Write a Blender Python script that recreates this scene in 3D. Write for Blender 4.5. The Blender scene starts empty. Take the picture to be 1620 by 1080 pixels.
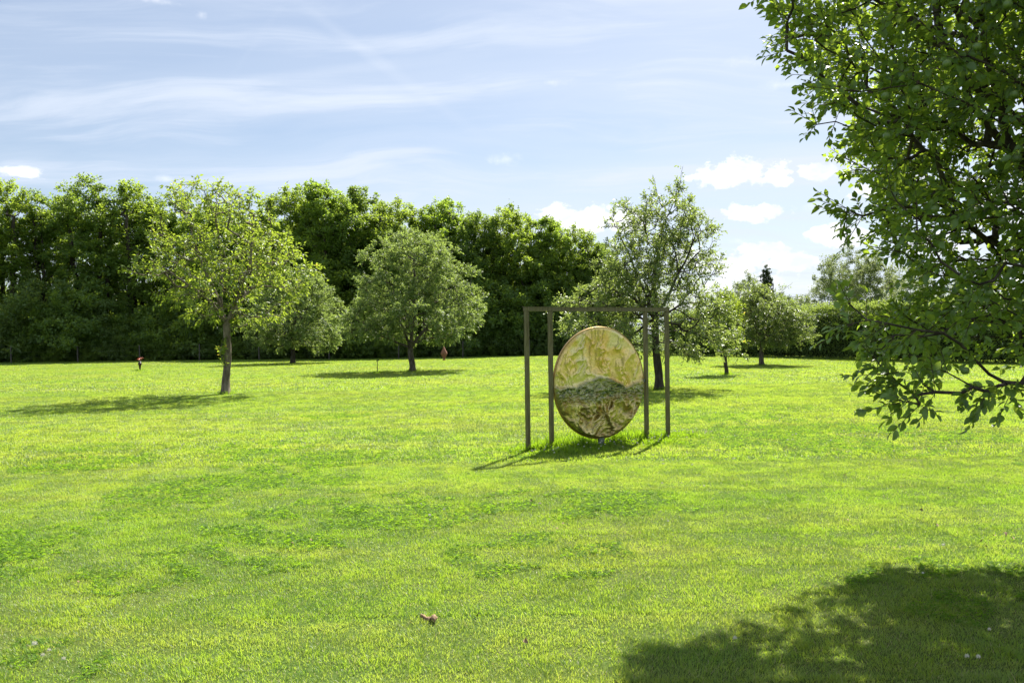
import bpy, math, random
import numpy as np
from mathutils import Vector, Matrix, Euler

R_ = np.random.RandomState(7)
random.seed(7)
sc = bpy.context.scene
col = sc.collection

# ------------------------------------------------------------------ camera
CAM = np.array([0.0, 0.0, 1.65])
FPX = 1350.0                                   # focal length in photo pixels (photo 1620 wide)
PITCH = math.radians(0.424)
ROLL = math.radians(0.78)
Fv = np.array([0, math.cos(PITCH), -math.sin(PITCH)])
U0 = np.array([0, math.sin(PITCH), math.cos(PITCH)])
X0 = np.array([1.0, 0, 0])
Rv = X0 * math.cos(ROLL) - U0 * math.sin(ROLL)
Uv = X0 * math.sin(ROLL) + U0 * math.cos(ROLL)
cam_d = bpy.data.cameras.new('camera')
cam_d.sensor_width = 36.0
cam_d.lens = 36.0 * FPX / 1620.0
cam_d.clip_end = 5000
cam = bpy.data.objects.new('camera', cam_d)
m = Matrix.Identity(4)
for i in range(3):
    m[i][0] = Rv[i]; m[i][1] = Uv[i]; m[i][2] = -Fv[i]; m[i][3] = CAM[i]
cam.matrix_world = m
col.objects.link(cam)
sc.camera = cam

def ray(px, py):
    return Fv + Rv * ((px - 810) / FPX) + Uv * ((540 - py) / FPX)
def at_depth(px, py, Y):                       # world point on the plane y = Y seen at that pixel
    d = ray(px, py)
    return CAM + d * (Y / d[1])
def gp(px, py):                                # ground point
    d = ray(px, py)
    return CAM + d * (-CAM[2] / d[2])
def project(P):
    q = P - CAM
    z = q @ Fv
    return 810 + FPX * (q @ Rv) / z, 540 - FPX * (q @ Uv) / z, z

# ------------------------------------------------------------------ light
SUN_EL, SUN_AZ = math.radians(49.5), math.radians(24.0)      # azimuth measured from +Y towards +X
S = Vector((math.cos(SUN_EL) * math.sin(SUN_AZ), math.cos(SUN_EL) * math.cos(SUN_AZ), math.sin(SUN_EL)))
sun_d = bpy.data.lights.new('sun', 'SUN')
sun_d.energy = 5.0
sun_d.angle = math.radians(0.53)
sun_d.color = (1.0, 0.95, 0.87)
sun = bpy.data.objects.new('sun', sun_d)
sun.rotation_euler = S.to_track_quat('Z', 'Y').to_euler()
sun.location = (10, 20, 30)
col.objects.link(sun)

sc.view_settings.view_transform = 'Standard'
sc.view_settings.look = 'None'
sc.view_settings.gamma = 1.0
sc.view_settings.use_curve_mapping = False
sc.view_settings.exposure = 1.36
sc.cycles.max_bounces = 14
sc.cycles.diffuse_bounces = 10
sc.cycles.glossy_bounces = 3
sc.cycles.transmission_bounces = 4
sc.cycles.transparent_max_bounces = 8
sc.cycles.caustics_reflective = False
sc.cycles.caustics_refractive = False

# ------------------------------------------------------------------ node helper
class NT:
    def __init__(s, tree):
        s.t = tree; s.n = tree.nodes; s.l = tree.links
    def add(s, typ, **kw):
        n = s.n.new(typ)
        for k, v in kw.items():
            setattr(n, k, v)
        return n
    def set(s, sock, v):
        if isinstance(v, bpy.types.NodeSocket): s.l.new(v, sock)
        else: sock.default_value = v
    def math(s, op, a, b=0.0, clamp=False):
        n = s.add('ShaderNodeMath', operation=op, use_clamp=clamp)
        s.set(n.inputs[0], a); s.set(n.inputs[1], b)
        return n.outputs[0]
    def vmath(s, op, a, b=None, scale=None):
        n = s.add('ShaderNodeVectorMath', operation=op)
        s.set(n.inputs[0], a)
        if b is not None: s.set(n.inputs[1], b)
        if scale is not None: s.set(n.inputs[3], scale)
        return n
    def mixc(s, fac, a, b, blend='MIX'):
        n = s.add('ShaderNodeMix', data_type='RGBA', blend_type=blend)
        s.set(n.inputs[0], fac); s.set(n.inputs[6], a); s.set(n.inputs[7], b)
        return n.outputs[2]
    def ramp(s, fac, stops, interp='LINEAR'):
        n = s.add('ShaderNodeValToRGB')
        n.color_ramp.interpolation = interp
        els = n.color_ramp.elements
        while len(els) < len(stops): els.new(0.5)
        for e, (p, c) in zip(els, stops):
            e.position = p
            e.color = c if len(c) == 4 else (*c, 1)
        s.set(n.inputs[0], fac)
        return n.outputs[0]
    def smooth(s, v, lo, hi, tlo=0.0, thi=1.0):
        n = s.add('ShaderNodeMapRange', interpolation_type='SMOOTHSTEP')
        s.set(n.inputs[0], v)
        n.inputs[1].default_value = lo; n.inputs[2].default_value = hi
        n.inputs[3].default_value = tlo; n.inputs[4].default_value = thi
        return n.outputs[0]
    def noise(s, vec, scale, detail=4, rough=0.55, dist=0.0, dim='3D'):
        n = s.add('ShaderNodeTexNoise', noise_dimensions=dim)
        s.set(n.inputs['Vector'], vec)
        n.inputs['Scale'].default_value = scale
        n.inputs['Detail'].default_value = detail
        n.inputs['Roughness'].default_value = rough
        n.inputs['Distortion'].default_value = dist
        return n.outputs['Fac']
    def comb(s, x, y, z):
        n = s.add('ShaderNodeCombineXYZ')
        s.set(n.inputs[0], x); s.set(n.inputs[1], y); s.set(n.inputs[2], z)
        return n.outputs[0]
    def mapping(s, vec, loc=(0, 0, 0), rot=(0, 0, 0), scale=(1, 1, 1)):
        n = s.add('ShaderNodeMapping')
        s.set(n.inputs[0], vec)
        n.inputs[1].default_value = loc; n.inputs[2].default_value = rot; n.inputs[3].default_value = scale
        return n.outputs[0]

# ------------------------------------------------------------------ sky
world = bpy.data.worlds.new('World')
sc.world = world
world.use_nodes = True
W = NT(world.node_tree)
W.n.clear()
sky = W.add('ShaderNodeTexSky', sky_type='NISHITA')
sky.sun_disc = False
sky.sun_elevation = SUN_EL
sky.sun_rotation = SUN_AZ
sky.air_density = 1.0
sky.dust_density = 0.8
sky.ozone_density = 1.9
sky.altitude = 50
tc = W.add('ShaderNodeTexCoord')
D = tc.outputs['Generated']
sep = W.add('ShaderNodeSeparateXYZ'); W.set(sep.inputs[0], D)
dx, dy, dz = sep.outputs
zc = W.math('ADD', W.math('MAXIMUM', dz, 0.0), 0.12)
flat = W.comb(W.math('DIVIDE', dx, zc), W.math('DIVIDE', dy, zc), 0.0)
# thin high cloud: veils and streaks, the same all round the sky
warp = W.add('ShaderNodeTexNoise'); W.set(warp.inputs['Vector'], flat)
warp.inputs['Scale'].default_value = 0.55; warp.inputs['Detail'].default_value = 3
wv = W.vmath('SCALE', W.vmath('SUBTRACT', warp.outputs['Color'], (0.5, 0.5, 0.5)).outputs[0], scale=1.6).outputs[0]
fw = W.vmath('ADD', flat, wv).outputs[0]
c1 = W.noise(W.mapping(fw, (3.1, 1.7, 0), (0, 0, 0.25), (0.28, 1.0, 1)), 1.0, 7, 0.55)
c2 = W.noise(W.mapping(fw, (7.3, 4.0, 0), (0, 0, -0.5), (0.35, 1.6, 1)), 1.8, 7, 0.6)
c3 = W.noise(W.mapping(flat, (1.3, 9.0, 0), (0, 0, 0.1), (0.12, 0.5, 1)), 0.9, 5, 0.5)
veil = W.math('ADD', W.math('MULTIPLY', W.smooth(c1, 0.36, 0.70), 0.42), W.math('MULTIPLY', W.smooth(c2, 0.44, 0.66), 0.40))
veil = W.math('ADD', veil, W.math('MULTIPLY', W.smooth(c3, 0.42, 0.60), 0.34))
def unit(v): return v / np.linalg.norm(v)
for (a, b, w, s_) in [((425, -30), (760, 215), .0045, .13), ((300, 140), (870, 72), .0040, .12), ((448, 5), (385, 95), .0022, .13), ((60, 330), (560, 290), .006, .07)]:
    A, B = unit(ray(*a)), unit(ray(*b))
    nrm = unit(np.cross(A, B)); mid = unit(A + B); half = float(mid @ A)
    dist = W.math('ABSOLUTE', W.vmath('DOT_PRODUCT', D, tuple(nrm)).outputs['Value'])
    dist = W.math('ADD', dist, W.math('MULTIPLY', W.math('SUBTRACT', W.noise(D, 9.0, 3), 0.5), 0.010))
    line = W.smooth(W.math('ABSOLUTE', dist), 0.0, w * 2.2, 1.0, 0.0)
    rng = W.smooth(W.vmath('DOT_PRODUCT', D, tuple(mid)).outputs['Value'], half - 0.004, half + 0.012)
    k = W.math('MULTIPLY', W.math('MULTIPLY', line, rng), W.smooth(W.noise(D, 14.0, 3), 0.3, 0.6, 0.45, 1.0))
    veil = W.math('ADD', veil, W.math('MULTIPLY', k, s_))
# low cumulus
el = W.math('ARCSINE', dz)
az = W.math('ARCTAN2', dx, dy)
uv = W.comb(az, el, 0.0)
nz1 = W.math('SUBTRACT', W.noise(W.mapping(uv, scale=(1, 1.5, 1)), 22.0, 8, 0.6), 0.5)
nz2 = W.math('SUBTRACT', W.noise(W.mapping(uv, (4, 2, 0), scale=(1, 1.3, 1)), 60.0, 6, 0.6), 0.5)
nz = W.math('ADD', W.math('MULTIPLY', nz1, 2.3), W.math('MULTIPLY', nz2, 1.7))
clouds = [(1165,272,68,21,1),(1222,280,50,16,1),(1290,273,42,15,.8),(885,340,40,20,1),(925,350,55,26,1),(985,352,40,22,.9),(1192,338,50,15,1),(1298,330,28,13,.45),
          (1318,372,55,20,.9),(1205,396,50,15,1),(1265,412,55,14,.9),(1160,382,40,9,.4),(1150,418,60,22,.8),(1185,450,75,20,.6),(1090,405,30,16,.7),(1130,458,40,14,.7),(1265,455,45,9,.5),
          (32,272,32,10,.8),(258,282,18,6,.3),(880,131,50,8,.38),(800,252,34,12,.3),(1175,98,38,12,.35),(1240,134,60,12,.28),(318,26,12,9,.4),(245,2,45,8,.5),(1410,300,60,20,.8),(1480,390,70,22,.8),(1600,330,80,26,.9)]
cum = None
for (px, py, a, b, s_) in clouds:
    d = unit(ray(px, py)); a_, e_ = math.atan2(d[0], d[1]), math.asin(d[2])
    q = W.vmath('MULTIPLY', W.vmath('SUBTRACT', uv, (a_, e_, 0)).outputs[0], (FPX / a * 1.0, FPX / b * 1.0, 0)).outputs[0]
    r = W.vmath('LENGTH', q).outputs['Value']
    mk_ = W.smooth(W.math('ADD', W.math('SUBTRACT', 1.0, r), nz), 0.0 if s_ > .5 else 0.1, 0.42 if s_ > .5 else 1.7, 0.0, s_ if s_ > .5 else s_ * 1.3)
    cum = mk_ if cum is None else W.math('MAXIMUM', cum, mk_)
# cumulus of the same kind round the rest of the horizon
rest = W.noise(W.mapping(uv, (11, 5, 0), scale=(1, 3.0, 1)), 5.0, 7, 0.6)
band = W.math('MULTIPLY', W.smooth(el, 0.03, 0.08), W.smooth(el, 0.22, 0.34, 1.0, 0.0))
away = W.smooth(W.math('ABSOLUTE', az), 0.62, 0.80)
cum = W.math('MAXIMUM', cum, W.math('MULTIPLY', W.math('MULTIPLY', W.smooth(rest, 0.55, 0.62), band), away))
shade = W.smooth(W.noise(W.mapping(uv, (0.0, -0.012, 0), scale=(1, 1.6, 1)), 24.0, 5, 0.6), 0.35, 0.65)
hz = W.smooth(dz, 0.0, 0.40, 0.20, 0.20)
SKYK = 0.0475
base = W.mixc(W.math('ADD', W.math('MINIMUM', veil, 0.9), hz, clamp=True), sky.outputs[0], (6.8, 7.5, 8.7, 1))
ccol = W.mixc(shade, (7.9, 8.3, 9.1, 1), (11.4, 11.4, 11.4, 1))
full = W.mixc(cum, base, ccol)
bg = W.add('ShaderNodeBackground')
W.set(bg.inputs[0], full); bg.inputs[1].default_value = SKYK
wo = W.add('ShaderNodeOutputWorld'); W.l.new(bg.outputs[0], wo.inputs[0])
world.cycles.sampling_method = 'MANUAL'
world.cycles.sample_map_resolution = 1024

# ------------------------------------------------------------------ mesh and object helpers
def mesh_np(name, V, F, mat=None, attrs=None, smooth=False, colors=None):
    V = np.ascontiguousarray(V, dtype=np.float32).reshape(-1, 3)
    F = np.ascontiguousarray(F, dtype=np.int32)
    me = bpy.data.meshes.new(name)
    me.vertices.add(len(V)); me.vertices.foreach_set('co', V.ravel())
    n, k = F.shape
    me.loops.add(n * k); me.loops.foreach_set('vertex_index', F.ravel())
    me.polygons.add(n); me.polygons.foreach_set('loop_start', np.arange(0, n * k, k, dtype=np.int32))
    if smooth: me.polygons.foreach_set('use_smooth', np.ones(n, dtype=bool))
    for an, av in (attrs or {}).items():
        a = me.attributes.new(an, 'FLOAT', 'POINT'); a.data.foreach_set('value', np.asarray(av, dtype=np.float32))
    if colors is not None:
        a = me.attributes.new('tint', 'FLOAT_COLOR', 'POINT')
        a.data.foreach_set('color', np.concatenate([colors, np.ones((len(V), 1))], 1).astype(np.float32).ravel())
    if mat: me.materials.append(mat)
    me.update(calc_edges=True)
    return me
def link(name, me, parent=None):
    o = bpy.data.objects.new(name, me)
    col.objects.link(o)
    if parent is not None: o.parent = parent
    return o
def tag(o, label=None, cat=None, group=None, kind=None):
    if label: o['label'] = label
    if cat: o['category'] = cat
    if group: o['group'] = group
    if kind: o['kind'] = kind
    return o
def empty(name, loc, rz=0.0):
    o = bpy.data.objects.new(name, None)
    o.location = loc; o.rotation_euler = (0, 0, rz); o.empty_display_size = 0.3
    col.objects.link(o)
    return o

def terrain(x, y):
    x = np.asarray(x, float); y = np.asarray(y, float)
    h = 0.035 * np.sin(x * 0.23 + 0.7) * np.sin(y * 0.31 + 1.1) + 0.03 * np.sin(x * 0.11 - y * 0.13 + 2.0)
    return h * np.clip((y - 1) / 12, 0.15, 1) * np.clip((110 - np.hypot(x, y)) / 40, 0, 1)

def hash2(ix, iy, seed):
    n = (ix.astype(np.int64) * 374761393 + iy.astype(np.int64) * 668265263 + seed * 974634777) & 0xffffffff
    n = ((n ^ (n >> 13)) * 1274126177) & 0xffffffff
    return ((n ^ (n >> 16)) & 0xffff) / 65535.0
def vnoise(x, y, seed=0):
    ix, iy = np.floor(x), np.floor(y)
    fx, fy = x - ix, y - iy
    fx = fx * fx * fx * (fx * (fx * 6 - 15) + 10); fy = fy * fy * fy * (fy * (fy * 6 - 15) + 10)
    a = hash2(ix, iy, seed); b = hash2(ix + 1, iy, seed); c = hash2(ix, iy + 1, seed); d = hash2(ix + 1, iy + 1, seed)
    return (a + (b - a) * fx) * (1 - fy) + (c + (d - c) * fx) * fy
def fbm(x, y, seed=0, oct=5, gain=0.5):
    s, a, t = 0.0, 1.0, 0.0
    for o in range(oct):
        s = s + a * vnoise(x * 2 ** o + 17.3 * o, y * 2 ** o - 9.1 * o, seed + o); t += a; a *= gain
    return s / t

def norm(v): return v / np.maximum(np.linalg.norm(v, axis=-1, keepdims=True), 1e-9)

# ------------------------------------------------------------------ materials
def new_mat(name):
    mt = bpy.data.materials.new(name); mt.use_nodes = True
    n = NT(mt.node_tree); n.n.clear()
    out = n.add('ShaderNodeOutputMaterial')
    return mt, n, out
def leaf_mat(name, dark, light, trans, tf=0.42, rough=0.45, spec=0.4, patch=0.0, odd=None):
    mt, n, out = new_mat(name)
    at = n.add('ShaderNodeAttribute'); at.attribute_name = 'rnd'
    r = at.outputs['Fac']
    geo = n.add('ShaderNodeNewGeometry')
    c = n.mixc(r, (*dark, 1), (*light, 1))
    ls = n.noise(geo.outputs['Position'], 0.7, 3)
    c = n.mixc(n.smooth(ls, 0.35, 0.65, 0.0, 0.35), c, (*[v * 1.5 for v in light], 1))
    tcol = n.mixc(r, (*[v * 0.62 for v in trans], 1), (*trans, 1))
    if odd:
        om = n.smooth(r, 0.93, 0.97)
        c = n.mixc(om, c, (*odd, 1)); tcol = n.mixc(om, tcol, (*[min(1, v * 1.6) for v in odd], 1))
    p = n.add('ShaderNodeBsdfPrincipled')
    n.set(p.inputs['Base Color'], c)
    p.inputs['Roughness'].default_value = rough
    p.inputs['Specular IOR Level'].default_value = spec
    t = n.add('ShaderNodeBsdfTranslucent'); n.set(t.inputs[0], tcol)
    mx = n.add('ShaderNodeMixShader'); mx.inputs[0].default_value = tf
    n.l.new(p.outputs[0], mx.inputs[1]); n.l.new(t.outputs[0], mx.inputs[2])
    n.l.new(mx.outputs[0], out.inputs[0])
    return mt
def bark_mat(name, a, b, scale=14.0):
    mt, n, out = new_mat(name)
    tco = n.add('ShaderNodeTexCoord')
    v = n.mapping(tco.outputs['Object'], scale=(1, 1, 0.28))
    f = n.noise(v, scale, 8, 0.65)
    g = n.noise(tco.outputs['Object'], 2.5, 4, 0.6)
    c = n.mixc(n.smooth(f, 0.35, 0.65), (*a, 1), (*b, 1))
    c = n.mixc(n.smooth(g, 0.55, 0.75, 0, 0.5), c, (0.10, 0.12, 0.06, 1))
    p = n.add('ShaderNodeBsdfPrincipled'); n.set(p.inputs['Base Color'], c)
    p.inputs['Roughness'].default_value = 0.9; p.inputs['Specular IOR Level'].default_value = 0.2
    bp = n.add('ShaderNodeBump'); bp.inputs['Strength'].default_value = 0.8; bp.inputs['Distance'].default_value = 0.02
    n.set(bp.inputs['Height'], f); n.l.new(bp.outputs[0], p.inputs['Normal'])
    n.l.new(p.outputs[0], out.inputs[0])
    return mt
def plain_mat(name, c1_, c2_, rough=0.6, metal=0.0, scale=20.0, bump=0.2, spec=0.4):
    mt, n, out = new_mat(name)
    tco = n.add('ShaderNodeTexCoord')
    f = n.noise(tco.outputs['Object'], scale, 6, 0.6)
    c = n.mixc(n.smooth(f, 0.35, 0.65), (*c1_, 1), (*c2_, 1))
    p = n.add('ShaderNodeBsdfPrincipled'); n.set(p.inputs['Base Color'], c)
    n.set(p.inputs['Roughness'], n.smooth(f, 0.2, 0.8, rough - 0.08, rough + 0.1))
    p.inputs['Metallic'].default_value = metal; p.inputs['Specular IOR Level'].default_value = spec
    bp = n.add('ShaderNodeBump'); bp.inputs['Strength'].default_value = bump; bp.inputs['Distance'].default_value = 0.005
    n.set(bp.inputs['Height'], f); n.l.new(bp.outputs[0], p.inputs['Normal'])
    n.l.new(p.outputs[0], out.inputs[0])
    return mt

M = {}
M['apple'] = leaf_mat('apple leaf', (0.045, 0.095, 0.030), (0.110, 0.175, 0.060), (0.46, 0.64, 0.045), 0.47, 0.34, 0.6)
M['cherry'] = leaf_mat('cherry leaf', (0.058, 0.115, 0.018), (0.135, 0.20, 0.034), (0.46, 0.60, 0.05), 0.48, 0.45, 0.4, odd=(0.42, 0.33, 0.05))
M['whitebeam'] = leaf_mat('fruit tree leaf', (0.070, 0.130, 0.030), (0.160, 0.220, 0.075), (0.44, 0.58, 0.11), 0.42, 0.5, 0.4)
M['airy'] = leaf_mat('airy tree leaf', (0.055, 0.105, 0.026), (0.135, 0.180, 0.060), (0.42, 0.54, 0.10), 0.42, 0.42, 0.5)
M['wood_a'] = leaf_mat('woodland leaf mid', (0.050, 0.110, 0.018), (0.135, 0.200, 0.040), (0.50, 0.66, 0.06), 0.48, 0.5, 0.4)
M['wood_b'] = leaf_mat('woodland leaf deep', (0.044, 0.100, 0.020), (0.110, 0.175, 0.040), (0.42, 0.58, 0.06), 0.46, 0.5, 0.4)
M['wood_c'] = leaf_mat('woodland leaf yellow green', (0.054, 0.108, 0.018), (0.140, 0.210, 0.040), (0.50, 0.70, 0.06), 0.48, 0.5, 0.4)
M['hedge'] = leaf_mat('hedge leaf', (0.045, 0.085, 0.026), (0.105, 0.165, 0.046), (0.46, 0.60, 0.09), 0.42, 0.5, 0.4)
M['willow'] = leaf_mat('grey green leaf', (0.12, 0.16, 0.06), (0.22, 0.27, 0.12), (0.40, 0.48, 0.15), 0.35, 0.55, 0.4)
M['conifer'] = leaf_mat('conifer foliage', (0.025, 0.05, 0.018), (0.05, 0.085, 0.03), (0.10, 0.16, 0.03), 0.25, 0.6, 0.3)
M['bark'] = bark_mat('grey brown bark', (0.06, 0.048, 0.036), (0.17, 0.145, 0.115))
M['bark_dark'] = bark_mat('dark bark', (0.035, 0.028, 0.022), (0.09, 0.075, 0.06))
M['bark_light'] = bark_mat('light brown bark', (0.09, 0.07, 0.05), (0.24, 0.20, 0.155), 10)
M['stem'] = plain_mat('twig', (0.05, 0.035, 0.022), (0.10, 0.075, 0.05), 0.8)

# ground and grass share their colour regions, found from the world position
def grass_regions(n, P):
    big = n.noise(P, 0.22, 5, 0.6)
    med = n.noise(P, 1.1, 4, 0.6)
    mow = n.noise(n.mapping(P, rot=(0, 0, 0.18), scale=(0.05, 1.0, 1)), 1.3, 5, 0.65, 0.6)
    mow2 = n.noise(n.mapping(P, rot=(0, 0, -0.35), scale=(0.07, 1.4, 1)), 1.1, 4, 0.6, 0.5)
    return big, med, mow, mow2
def grass_mat(name, kind):
    mt, n, out = new_mat(name)
    geo = n.add('ShaderNodeNewGeometry'); P = geo.outputs['Position']
    at = n.add('ShaderNodeAttribute'); at.attribute_name = 'rnd'; r = at.outputs['Fac']
    big, med, mow, mow2 = grass_regions(n, P)
    if kind == 'blade':
        g1, g2 = (0.068, 0.165, 0.026), (0.140, 0.248, 0.052)
        t1, t2 = (0.38, 0.61, 0.030), (0.55, 0.75, 0.066)
    elif kind == 'clover':
        g1, g2 = (0.065, 0.140, 0.014), (0.115, 0.205, 0.024)
        t1, t2 = (0.26, 0.50, 0.014), (0.38, 0.60, 0.03)
    else:
        g1, g2 = (0.075, 0.150, 0.014), (0.140, 0.225, 0.028)
        t1, t2 = (0.36, 0.60, 0.018), (0.52, 0.76, 0.034)
    c = n.mixc(r, (*g1, 1), (*g2, 1)); t = n.mixc(r, (*t1, 1), (*t2, 1))
    if kind == 'blade':
        yel = n.smooth(big, 0.38, 0.64, 0.0, 0.50)
        c = n.mixc(yel, c, (0.155, 0.235, 0.050, 1)); t = n.mixc(yel, t, (0.59, 0.67, 0.055, 1))
        st = n.smooth(mow, 0.46, 0.64, 0.0, 0.50)
        c = n.mixc(st, c, (0.205, 0.27, 0.085, 1)); t = n.mixc(st, t, (0.62, 0.68, 0.10, 1))
        fin = n.noise(P, 7.0, 4, 0.6)
        lt = n.smooth(fin, 0.50, 0.72, 0.0, 0.36)
        c = n.mixc(lt, c, (0.24, 0.27, 0.07, 1)); t = n.mixc(lt, t, (0.62, 0.68, 0.08, 1))
        df = n.smooth(fin, 0.50, 0.30, 0.0, 0.26)
        c = n.mixc(df, c, (0.045, 0.10, 0.010, 1)); t = n.mixc(df, t, (0.22, 0.44, 0.012, 1))
        sp_ = n.add('ShaderNodeSeparateXYZ'); n.set(sp_.inputs[0], P)
        bandv = n.math('SUBTRACT', n.math('SUBTRACT', sp_.outputs[1], n.math('MULTIPLY', sp_.outputs[0], 0.30)), n.math('ADD', 4.6, n.math('MULTIPLY', big, 6.0)))
        bm = n.math('MULTIPLY', n.smooth(n.math('ABSOLUTE', bandv), 0.5, 1.9, 1.0, 0.0), n.smooth(med, 0.36, 0.56, 0.08, 0.34))
        c = n.mixc(bm, c, (0.045, 0.115, 0.010, 1)); t = n.mixc(bm, t, (0.22, 0.50, 0.012, 1))
        dk = n.smooth(med, 0.50, 0.70, 0.0, 0.16)
        c = n.mixc(dk, c, (0.055, 0.115, 0.012, 1)); t = n.mixc(dk, t, (0.26, 0.46, 0.014, 1))
        dk2 = n.smooth(mow2, 0.54, 0.68, 0.0, 0.18)
        c = n.mixc(dk2, c, (0.05, 0.10, 0.012, 1)); t = n.mixc(dk2, t, (0.22, 0.40, 0.014, 1))
        dead = n.smooth(r, 0.90, 0.94, 0.0, 0.8)
        c = n.mixc(dead, c, (0.46, 0.40, 0.20, 1)); t = n.mixc(dead, t, (0.50, 0.42, 0.18, 1))
    p = n.add('ShaderNodeBsdfPrincipled'); n.set(p.inputs['Base Color'], c)
    p.inputs['Roughness'].default_value = 0.7 if kind == 'clover' else 0.45; p.inputs['Specular IOR Level'].default_value = 0.15 if kind == 'clover' else 0.32
    tb = n.add('ShaderNodeBsdfTranslucent'); n.set(tb.inputs[0], t)
    mx = n.add('ShaderNodeMixShader'); mx.inputs[0].default_value = 0.45
    n.l.new(p.outputs[0], mx.inputs[1]); n.l.new(tb.outputs[0], mx.inputs[2]); n.l.new(mx.outputs[0], out.inputs[0])
    return mt
M['blade'] = grass_mat('lawn grass blade', 'blade')
M['clover'] = grass_mat('clover leaf', 'clover')
M['long'] = grass_mat('long grass blade', 'long')

mt, n, out = new_mat('ground soil and thatch')
geo = n.add('ShaderNodeNewGeometry'); P = geo.outputs['Position']
big, med, mow, mow2 = grass_regions(n, P)
fine = n.noise(P, 45.0, 6, 0.7)
c = n.mixc(n.smooth(fine, 0.35, 0.65), (0.050, 0.085, 0.014, 1), (0.10, 0.155, 0.028, 1))
c = n.mixc(n.smooth(big, 0.4, 0.66, 0, 0.5), c, (0.15, 0.15, 0.045, 1))
p = n.add('ShaderNodeBsdfPrincipled'); n.set(p.inputs['Base Color'], c)
p.inputs['Roughness'].default_value = 0.95; p.inputs['Specular IOR Level'].default_value = 0.1
bp = n.add('ShaderNodeBump'); bp.inputs['Strength'].default_value = 0.7; bp.inputs['Distance'].default_value = 0.03
n.set(bp.inputs['Height'], fine); n.l.new(bp.outputs[0], p.inputs['Normal'])
n.l.new(p.outputs[0], out.inputs[0])
M['ground'] = mt

# ------------------------------------------------------------------ ground
ax = np.concatenate([np.array([-1500, -700, -350, -200, -140]), np.arange(-110, 111, 1.5), np.array([140, 200, 350, 700, 1500])]).astype(float)
ay = np.concatenate([np.array([-600, -300, -120, -60]), np.arange(-30, 111, 1.5), np.array([140, 200, 350, 700, 1500])]).astype(float)
gx, gy = np.meshgrid(ax, ay)
V = np.stack([gx.ravel(), gy.ravel(), terrain(gx, gy).ravel()], 1)
nx, ny = len(ax), len(ay)
i, j = np.meshgrid(np.arange(nx - 1), np.arange(ny - 1))
q = (j * nx + i).ravel()
ground = link('ground', mesh_np('ground', V, np.stack([q, q + 1, q + 1 + nx, q + nx], 1), M['ground'], smooth=True))
tag(ground, kind='structure')

# ------------------------------------------------------------------ blades, tiles
def blades(P, height, width, tilt, segs, curve, rs, rnd=None, yaw=None):
    """P (n,3) roots -> ribbons tapering to a tip. segs=1: one triangle, segs=2: quad+tri as three tris, ..."""
    N = len(P)
    yaw = rs.rand(N) * 2 * math.pi if yaw is None else yaw
    h = height; w = width
    lean = np.stack([np.cos(yaw), np.sin(yaw), np.zeros(N)], 1)
    fy = yaw + math.pi / 2 + (rs.rand(N) - .5) * 1.6
    side = np.stack([np.cos(fy), np.sin(fy), np.zeros(N)], 1)
    up = np.array([0, 0, 1.0])
    rows = []
    for s in range(segs + 1):
        t = s / segs
        ang = tilt * (1 - curve) * 1.0 + tilt * curve * t
        if s == 0: c = P.copy(); prev = c
        else:
            c = prev + (up[None] * np.cos(ang)[:, None] + lean * np.sin(ang)[:, None]) * (h / segs)[:, None]; prev = c
        if s < segs:
            ww = (w * (1 - 0.55 * t ** 1.5) * .5)[:, None]
            rows.append(c - side * ww); rows.append(c + side * ww)
        else: rows.append(c)
    k = len(rows)
    V = np.stack(rows, 1).reshape(-1, 3)
    F = []
    for s in range(segs):
        a = 2 * s
        if s < segs - 1:
            F += [(a, a + 1, a + 3), (a, a + 3, a + 2)]
        else: F.append((a, a + 1, a + 2))
    F = np.array(F)
    F = (F[None] + (np.arange(N) * k)[:, None, None]).reshape(-1, 3)
    r = rs.rand(N) if rnd is None else rnd
    return V, F, np.repeat(r, k)

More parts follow.
